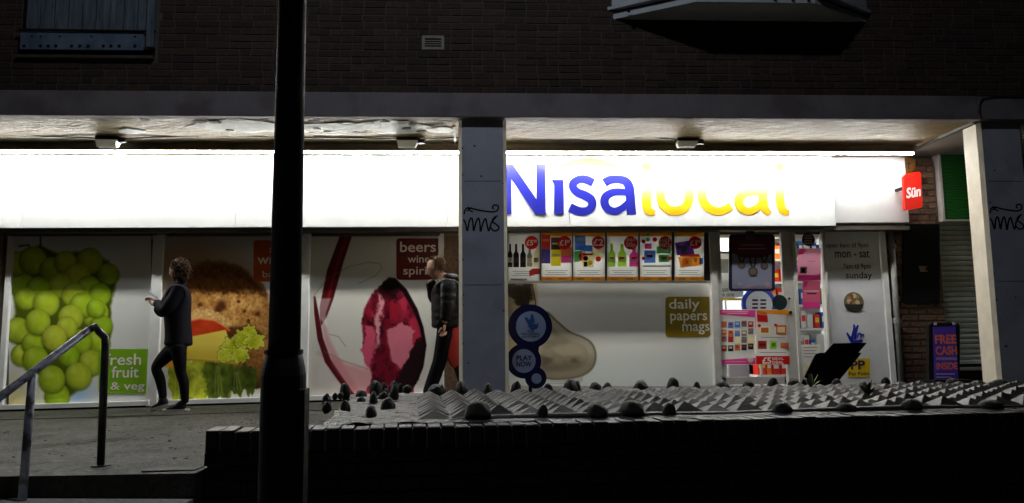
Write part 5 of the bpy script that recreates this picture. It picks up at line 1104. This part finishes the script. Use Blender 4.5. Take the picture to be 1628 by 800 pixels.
# walking woman
Yq = 8.72
def w3(px, py, dy=0): p = at(px, py, Yq+dy); return Vector(p)
gz = pave_z(at(275, 650, Yq).x)
hc = w3(283, 431); neck = w3(287, 452); pel = w3(282, 545); hipR, hipL = w3(284, 550, -.09), w3(277, 550, .09)
knR, anR = w3(287, 592, -.08), w3(294, 635, -.09); knL, anL = w3(247, 585, .09), w3(259, 629, .09)
shR, shL = w3(284, 462, -.16), w3(277, 462, .16); elR, wrR = w3(262, 497, -.20), w3(247, 478, -.10); elL, wrL = w3(256, 500, .20), w3(250, 487, .06)
chest = w3(281, 475); waist = w3(281, 515)
body = skin_mesh([[(tuple(waist), (.115, .095)), (tuple(chest), (.15, .105)), (tuple(neck), (.05, .05)), (tuple(hc-Vector((0, 0, .03))), (.055, .06))],
                  [(tuple(chest), (.15, .105)), (tuple(shR), (.05, .05)), (tuple(elR), (.038, .038)), (tuple(wrR), (.024, .024))], [(tuple(chest), (.15, .105)), (tuple(shL), (.05, .05)), (tuple(elL), (.038, .038)), (tuple(wrL), (.024, .024))],
                  [(tuple(waist), (.115, .095)), (tuple(pel), (.105, .09)), (tuple(hipR), (.075, .085)), (tuple(knR), (.05, .05)), (tuple(anR), (.034, .034))], [(tuple(pel), (.105, .09)), (tuple(hipL), (.075, .085)), (tuple(knL), (.05, .05)), (tuple(anL), (.034, .034))]])
hm, hmt = head_mesh(hc, (-.93, .3, -.12), .225)
woman = add_mesh('person', join_meshes([body, hm, hand_chains(wrR, Vector((-.8, .35, .45)), Vector((.2, .9, -.2)), .5), hand_chains(wrL, Vector((-.9, -.2, .35)), Vector((.1, -.9, .2)), .5)]), 'skin', loc=(pel.x, Yq, gz), label='person in dark jacket and leggings walking left past the windows holding a phone', cat='person')
jk = skin_mesh([[(tuple(pel+Vector((.01, 0, -.05))), (.185, .155)), (tuple(pel+Vector((.012, 0, .0))), (.178, .15)), (tuple(pel+Vector((.012, 0, .08))), (.168, .145)), (tuple(waist+Vector((.01, 0, .02))), (.168, .14)), (tuple(chest+Vector((.006, 0, -.06))), (.19, .15)), (tuple(chest+Vector((.012, 0, .04))), (.18, .13)), (tuple(neck+Vector((.003, 0, -.02))), (.085, .085)), (tuple(neck+Vector((0, 0, .03))), (.074, .074))],
                [(tuple(chest+Vector((.012, 0, .04))), (.18, .13)), (tuple(shR), (.084, .084)), (tuple(shR.lerp(elR, .35)+Vector((.008, 0, 0))), (.076, .076)), (tuple(shR.lerp(elR, .7)), (.083, .083)), (tuple(elR), (.072, .072)), (tuple(elR.lerp(wrR, .35)), (.066, .066)), (tuple(elR.lerp(wrR, .65)), (.05, .05)), (tuple(wrR-(wrR-elR).normalized()*.01), (.05, .05))],
                [(tuple(chest+Vector((.012, 0, .04))), (.18, .13)), (tuple(shL), (.084, .084)), (tuple(shL.lerp(elL, .5)), (.078, .078)), (tuple(elL), (.07, .07)), (tuple(wrL-(wrL-elL).normalized()*.01), (.05, .05))]])
add_mesh('jacket', jk, 'jacket', woman)
lg = skin_mesh([[(tuple(pel+Vector((0, 0, .1))), (.13, .11)), (tuple(pel), (.14, .12)), (tuple(hipR+Vector((0, 0, -.04))), (.092, .1)), (tuple(hipR.lerp(knR, .5)), (.078, .082)), (tuple(knR), (.06, .06)), (tuple(knR.lerp(anR, .4)+Vector((.02, 0, 0))), (.058, .058)), (tuple(anR), (.044, .044)), (tuple(anR+Vector((0, 0, -.05))), (.042, .042))],
                [(tuple(pel), (.14, .12)), (tuple(hipL+Vector((0, 0, -.04))), (.092, .1)), (tuple(hipL.lerp(knL, .5)), (.078, .082)), (tuple(knL), (.06, .06)), (tuple(knL.lerp(anL, .4)+Vector((.02, 0, 0))), (.058, .058)), (tuple(anL), (.044, .044)), (tuple(anL+Vector((0, 0, -.04))), (.042, .042))]])
add_mesh('leggings', lg, 'denim', woman)
fr = w3(297, 645, -.09); shoe((fr.x, fr.y, gz), (fr.x-.21, fr.y, gz), anR, woman); fl_ = w3(260, 643, .09); shoe((fl_.x+.06, fl_.y, gz+.05), (fl_.x-.12, fl_.y, gz), anL, woman)
def blob(c, r_, seed, n=.18, flt=None, sub=4):
    rng = np.random.RandomState(seed); bm = bmesh.new(); bmesh.ops.create_icosphere(bm, subdivisions=sub, radius=1); dirs = [Vector(d).normalized() for d in rng.randn(46, 3)]; am = rng.rand(46)*n
    for v in bm.verts:
        d = v.co.normalized(); k = 1+max(a_*max(0, d.dot(b_)*14-13) for a_, b_ in zip(am, dirs)); v.co = Vector((d.x*r_[0]*k, d.y*r_[1]*k, d.z*r_[2]*k))
    if flt: bmesh.ops.delete(bm, geom=[v for v in bm.verts if flt(v.co)], context='VERTS')
    bmesh.ops.translate(bm, verts=bm.verts, vec=Vector(c)); me = bpy.data.meshes.new('b'); bm.to_mesh(me); bm.free(); return me
hair = join_meshes([blob(hc+Vector((.03, -.01, .04)), (.1, .092, .095), 3, .2), blob(hc+Vector((.062, -.02, -.045)), (.06, .07, .09), 5, .25), blob(hc+Vector((.05, -.01, .07)), (.065, .065, .05), 8, .3)])
add_mesh('hair', hair, 'hair_brown', woman)
ph = w3(243, 469, -.06); q = MB(); dx = Vector((-.05, .02, .03)); q.tube([ph-dx*1.1, ph+dx*1.1], .016, 4); phn = q.build('phone', mat('phone_screen', (.3, .3, .32), .15, emit=(.8, .9, 1), es=.15), loc=ph); tag(phn, 'phone held up by the walking person in the dark jacket', 'phone')
def strands(c, rad, n, ln, seed, droop, th, keep):
    rng = random.Random(seed); q = MB()
    while n:
        d = Vector((rng.gauss(0, 1), rng.gauss(0, 1), rng.gauss(0, 1))).normalized()
        if not keep(d): continue
        n -= 1; p = Vector(c)+Vector((d.x*rad[0], d.y*rad[1], d.z*rad[2]))*.96; v = (d+Vector((rng.uniform(-.7, .7), rng.uniform(-.7, .7), rng.uniform(-.3, .4)))).normalized(); P = [p]
        for j in range(4):
            v = (v*.8+Vector((rng.uniform(-.4, .4), rng.uniform(-.4, .4), -droop))).normalized(); p = p+v*ln*rng.uniform(.6, 1.2)/4; P.append(p)
        q.tube(P, [th, th, th*.9, th*.7, th*.2], 4, cap=False)
    return q
strands(hc+Vector((.035, -.02, .01)), (.103, .098, .122), 240, .055, 4, .25, .005, lambda d: d.x > -.5 or d.z > .4).build('hair_strands', 'hair_brown', woman, smooth=True)
# stooping man
Yq = 8.62; gz2 = pave_z(at(700, 640, Yq).x)
hc = w3(693, 427); neck = w3(706, 443); chest = w3(714, 462); waist = w3(713, 497); pel = w3(712, 517)
shR, shL = w3(713, 452, -.2), w3(706, 452, .2); elR, wrR = w3(711, 494, -.25), w3(707, 516, -.25); elL, wrL = w3(690, 478, .16), w3(684, 452, .02)
hipR, hipL = w3(709, 522, -.1), w3(718, 522, .1); knR, anR = w3(700, 572, -.1), w3(679, 632, -.1); knL, anL = w3(728, 572, .1), w3(745, 628, .1)
body = skin_mesh([[(tuple(waist), (.14, .11)), (tuple(chest), (.17, .12)), (tuple(neck), (.06, .06)), (tuple(hc+Vector((.03, 0, -.04))), (.06, .06))],
                  [(tuple(chest), (.17, .12)), (tuple(shR), (.06, .06)), (tuple(elR), (.045, .045)), (tuple(wrR), (.03, .03))], [(tuple(chest), (.17, .12)), (tuple(shL), (.06, .06)), (tuple(elL), (.045, .045)), (tuple(wrL), (.03, .03))],
                  [(tuple(waist), (.14, .11)), (tuple(pel), (.15, .12)), (tuple(hipR), (.085, .095)), (tuple(knR), (.058, .058)), (tuple(anR), (.04, .04))], [(tuple(pel), (.15, .12)), (tuple(hipL), (.085, .095)), (tuple(knL), (.058, .058)), (tuple(anL), (.04, .04))]])
hm, hmt = head_mesh(hc, (-.9, -.12, -.42), .235)
man = add_mesh('person', join_meshes([body, hm, hand_chains(wrR, Vector((-.1, 0, -1)), Vector((.9, -.3, 0)), .4, 1.1), hand_chains(wrL, Vector((-.1, -.3, .9)), Vector((.5, -.8, 0)), .9, .6)]), 'skin', loc=(pel.x, Yq, gz2), label='stooping person in a black quilted jacket and black trousers half hidden by the central pillar', cat='person')
def puff(p0, p1, n, r0, r1, amp):
    out = []
    for i in range(2*n+1):
        u_ = i/(2*n); r_ = r0+(r1-r0)*u_; r_ = r_*(1+amp if i % 2 else 1-amp); out.append((tuple(p0.lerp(p1, u_)), (r_*1.0, r_*.84)))
    return out
tor = puff(pel+Vector((-.01, 0, -.05)), chest+Vector((-.012, 0, .02)), 5, .215, .245, .02); top = tor[-1]
jk = skin_mesh([tor+[(tuple(neck+Vector((.012, 0, -.045))), (.10, .10)), (tuple(neck+Vector((.0, 0, .012))), (.082, .082))], [top]+puff(shR, elR, 3, .1, .086, .08)+puff(elR, wrR+Vector((0, 0, .03)), 2, .08, .06, .07)[1:], [top]+puff(shL, elL, 3, .095, .08, .07)+puff(elL, wrL+Vector((0, 0, .05)), 2, .074, .06, .07)[1:]], 2)
add_mesh('puffer_jacket', jk, 'puffer', man)
hood = blob(neck+Vector((.075, 0, .0)), (.10, .12, .06), 4, .1, sub=3); add_mesh('hood', hood, 'puffer', man)
tr_ = skin_mesh([[(tuple(pel+Vector((0, 0, .12))), (.14, .12)), (tuple(pel), (.155, .135)), (tuple(hipR+Vector((0, 0, -.05))), (.105, .115)), (tuple(hipR.lerp(knR, .55)), (.092, .096)), (tuple(knR), (.08, .08)), (tuple(knR.lerp(anR, .5)), (.078, .078)), (tuple(anR), (.07, .07))],
                 [(tuple(pel), (.155, .135)), (tuple(hipL+Vector((0, 0, -.05))), (.105, .115)), (tuple(hipL.lerp(knL, .55)), (.092, .096)), (tuple(knL), (.08, .08)), (tuple(anL), (.068, .068))]])
add_mesh('trousers', tr_, 'denim', man)
shoe((anR.x+.05, anR.y, gz2), (anR.x-.2, anR.y, gz2), anR, man); shoe((anL.x+.05, anL.y, gz2), (anL.x-.2, anL.y, gz2), anL, man)
hair = blob(hc+Vector((.014, 0, .03)), (.106, .088, .105), 9, .03, lambda c_: (c_.x < -.035 and c_.z < .065) or c_.z < -.06); add_mesh('hair', hair, 'hair_ginger', man)
strands(hc+Vector((.014, 0, .03)), (.106, .088, .105), 240, .035, 6, .1, .004, lambda d: (d.x > -.35 or d.z > .6) and d.z > -.5).build('hair_strands', 'hair_ginger', man, smooth=True)
# red bag hanging behind his hand
bc = w3(722, 540, -.10); q = MB(); 
for i in range(9):
    pass
bag = blob(bc, (.095, .05, .30), 21, .05, sub=3); o = add_mesh('bag', bag, 'red_cloth', loc=bc, label='red cloth bag hanging beside the stooping person', cat='bag')

# ------------------------------------------------------------------ lit shop interior behind the glass door
shop = thing('shop_interior', (4.0, 10.5, pave_z(4)), 'bright white shop interior seen through the glass door', 'room')
ix0, ix1, iy0, iy1, iz0, iz1 = .2, 7.0, YW+.19, 13.2, pave_z(4), 2.75
MB().box((ix0, iy0, iz0-.05), (ix1, iy1, iz0)).build('floor', 'shop_floor', shop)
MB().box((ix0, iy1, iz0), (ix1, iy1+.1, iz1)).build('back_wall', 'shop_wall', shop)
MB().box((ix0-.1, iy0, iz0), (ix0, iy1, iz1)).build('side_wall', 'shop_wall', shop); MB().box((ix1, Yu+.12, iz0), (ix1+.1, iy1, iz1)).build('side_wall', 'shop_wall', shop)
MB().box((ix0, iy0, iz1), (ix1, iy1, iz1+.1)).build('ceiling', 'shop_wall', shop)
for i, (x, y) in enumerate(((1.2, 10.5), (2.6, 10.5), (4.2, 10.5), (3.4, 12.2), (4.9, 12.2))):
    MB().box((x-.5, y-.12, iz1-.035), (x+.5, y+.12, iz1-.004)).build('ceiling_light', 'ceiling_light', shop)
PN = ['red', 'yellow', 'blue', 'white', 'green', 'orange', 'purple', 'black']
PMi = [flat(206, 40, 30), flat(226, 190, 40), flat(40, 90, 170), flat(210, 210, 205), flat(60, 130, 60), flat(230, 120, 40), flat(120, 60, 130), flat(40, 40, 44)]
def shelf_unit(px, py, Y, w_, h, n, lab, seed, kinds):
    rng = random.Random(seed); p = at(px, py, Y); z0 = iz0; seen = {}
    o = thing('shelf_unit', (p.x, Y, z0), lab, 'shelves', 'shelf units inside the shop')
    MB().box((p.x-w_/2, Y+.3, z0), (p.x+w_/2, Y+.33, z0+h)).build('back_panel', 'shop_wall', o)
    for i in range(n+1):
        z = z0+.1+(h-.1)*i/n; MB().box((p.x-w_/2, Y, z-.03), (p.x+w_/2, Y+.3, z)).build('shelf', 'white_metal', o)
        if i == n: continue
        x = p.x-w_/2+.02; nth = 0
        while x < p.x+w_/2-.1:
            pw = rng.uniform(.06, .12); ph_ = rng.uniform(.16, (h-.1)/n-.08); ki = rng.choice(kinds); cc = seen.get((i, ki), 0); seen[(i, ki)] = cc+1; m_ = PMi[ki]
            b = MB(); b.box((x, Y+.03, z), (x+pw, Y+.2, z+ph_), bev=.01)
            b.add([(x+pw*.15, Y+.029, z+ph_*.4), (x+pw*.85, Y+.029, z+ph_*.4), (x+pw*.85, Y+.029, z+ph_*.75), (x+pw*.15, Y+.029, z+ph_*.75)], [(0, 1, 2, 3)], 1)
            b_ = b.build('packet', [m_, PMi[rng.choice([1, 3, 3, 0])]], loc=(x+pw/2, Y+.1, z)); tag(b_, '%s %s packet from the left on the %s shelf %s' % (['first', 'second', 'third', 'fourth', 'fifth', 'sixth', 'seventh', 'eighth', 'ninth', 'tenth', 'eleventh', 'twelfth'][min(11, cc)], PN[ki], ['bottom', 'second', 'third', 'fourth', 'fifth', 'topmost'][i], ['behind the door glass', 'behind the side window', 'at the back of the shop'][seed//3]), 'packet', 'packets on the shop shelves'); x += pw+.015
    return o
shelf_unit(1243, 520, 10.6, .75, 2.0, 6, 'shelves of bright red and yellow packets behind the door glass', 2, [0, 1, 5, 1, 0])
shelf_unit(1292, 520, 10.1, .5, 1.95, 6, 'shelves of mixed packets behind the side window', 5, [2, 3, 4, 3, 0])
shelf_unit(1150, 580, 11.4, .9, .75, 2, 'low shelves of dark goods at the back of the shop', 8, [7, 2, 6, 3])
Yi = 9.9; a = at(1155, 470, Yi); lh = thing('leaflet_holder', (a.x, Yi, a.z), 'white take one leaflet holder seen through the door glass', 'leaflet holder')
MB().prism([XZ(x, y, Yi) for x, y in ((1128, 446), (1182, 446), (1182, 472), (1128, 478))], Yi, Yi+.06).build('box', flat(214, 214, 204), lh)
t = MB(); px_text(t, 'Please', 1137, 456, 1158, 464, Yi-.002, 0, .005); px_text(t, 'take one', 1138, 464.5, 1167, 471.5, Yi-.002, 0, .005); t.build('lettering', flat(50, 50, 56), lh)
q = MB(); pxrect(q, 1128, 474, 1182, 478, Yi-.003, .003); q.build('trim', flat(220, 190, 60), lh)
MB().tube([(a.x, Yi+.05, iz0), (a.x, Yi+.05, a.z)], .015, 8).build('stand', 'alu', lh)
a = at(1150, 420, 10.3); nb_ = thing('notice_board', (a.x, 10.3, a.z), 'white framed notice board on the shop wall behind the door', 'notice board')
q = MB(); pxrect(q, 1138, 402, 1166, 446, 10.3, .02); q.build('board', 'shop_wall', nb_); q = MB(); pxrect(q, 1142, 412, 1158, 434, 10.297, .003); q.build('notice', flat(120, 124, 118), nb_)
q = MB(); pxrect(q, 1137, 400, 1168, 403, 10.29, .03); pxrect(q, 1137, 446, 1168, 449, 10.29, .03); q.build('frame', flat(60, 60, 66), nb_)
a = at(1206, 482, 9.8); rl = thing('round_display', (a.x, 9.8, a.z-.25), 'blue and white round lottery display inside the door', 'display')
q = MB(); q.disc(XZ(1207, 484, 9.8), .22, 9.8, 9.84, 0, 36); q.build('ring', flat(60, 80, 190), rl); q = MB(); q.disc(XZ(1207, 484, 9.8), .17, 9.796, 9.8, 0, 36); q.build('face', flat(220, 224, 236), rl)
t = MB()
for i in range(3):
    for j in range(2): pxrect(t, 1196+13*j, 476+6*i, 1205+13*j, 479+6*i, 9.794, .002)
t.build('print', flat(70, 40, 60), rl); MB().tube([(a.x, 9.82, iz0), (a.x, 9.82, a.z-.2)], .02, 8).build('stand', 'alu', rl)
ct = thing('counter', (3.9, 11.0, iz0), 'grey shop counter low behind the door', 'counter'); cxp = at(1200, 590, 10.9)
MB().box((cxp.x-.45, 10.9, iz0), (cxp.x+.45, 11.4, iz0+.8), bev=.01).build('front', flat(128, 124, 130), ct); MB().box((cxp.x-.5, 10.85, iz0+.8), (cxp.x+.5, 11.45, iz0+.84)).build('top', flat(90, 88, 92), ct)
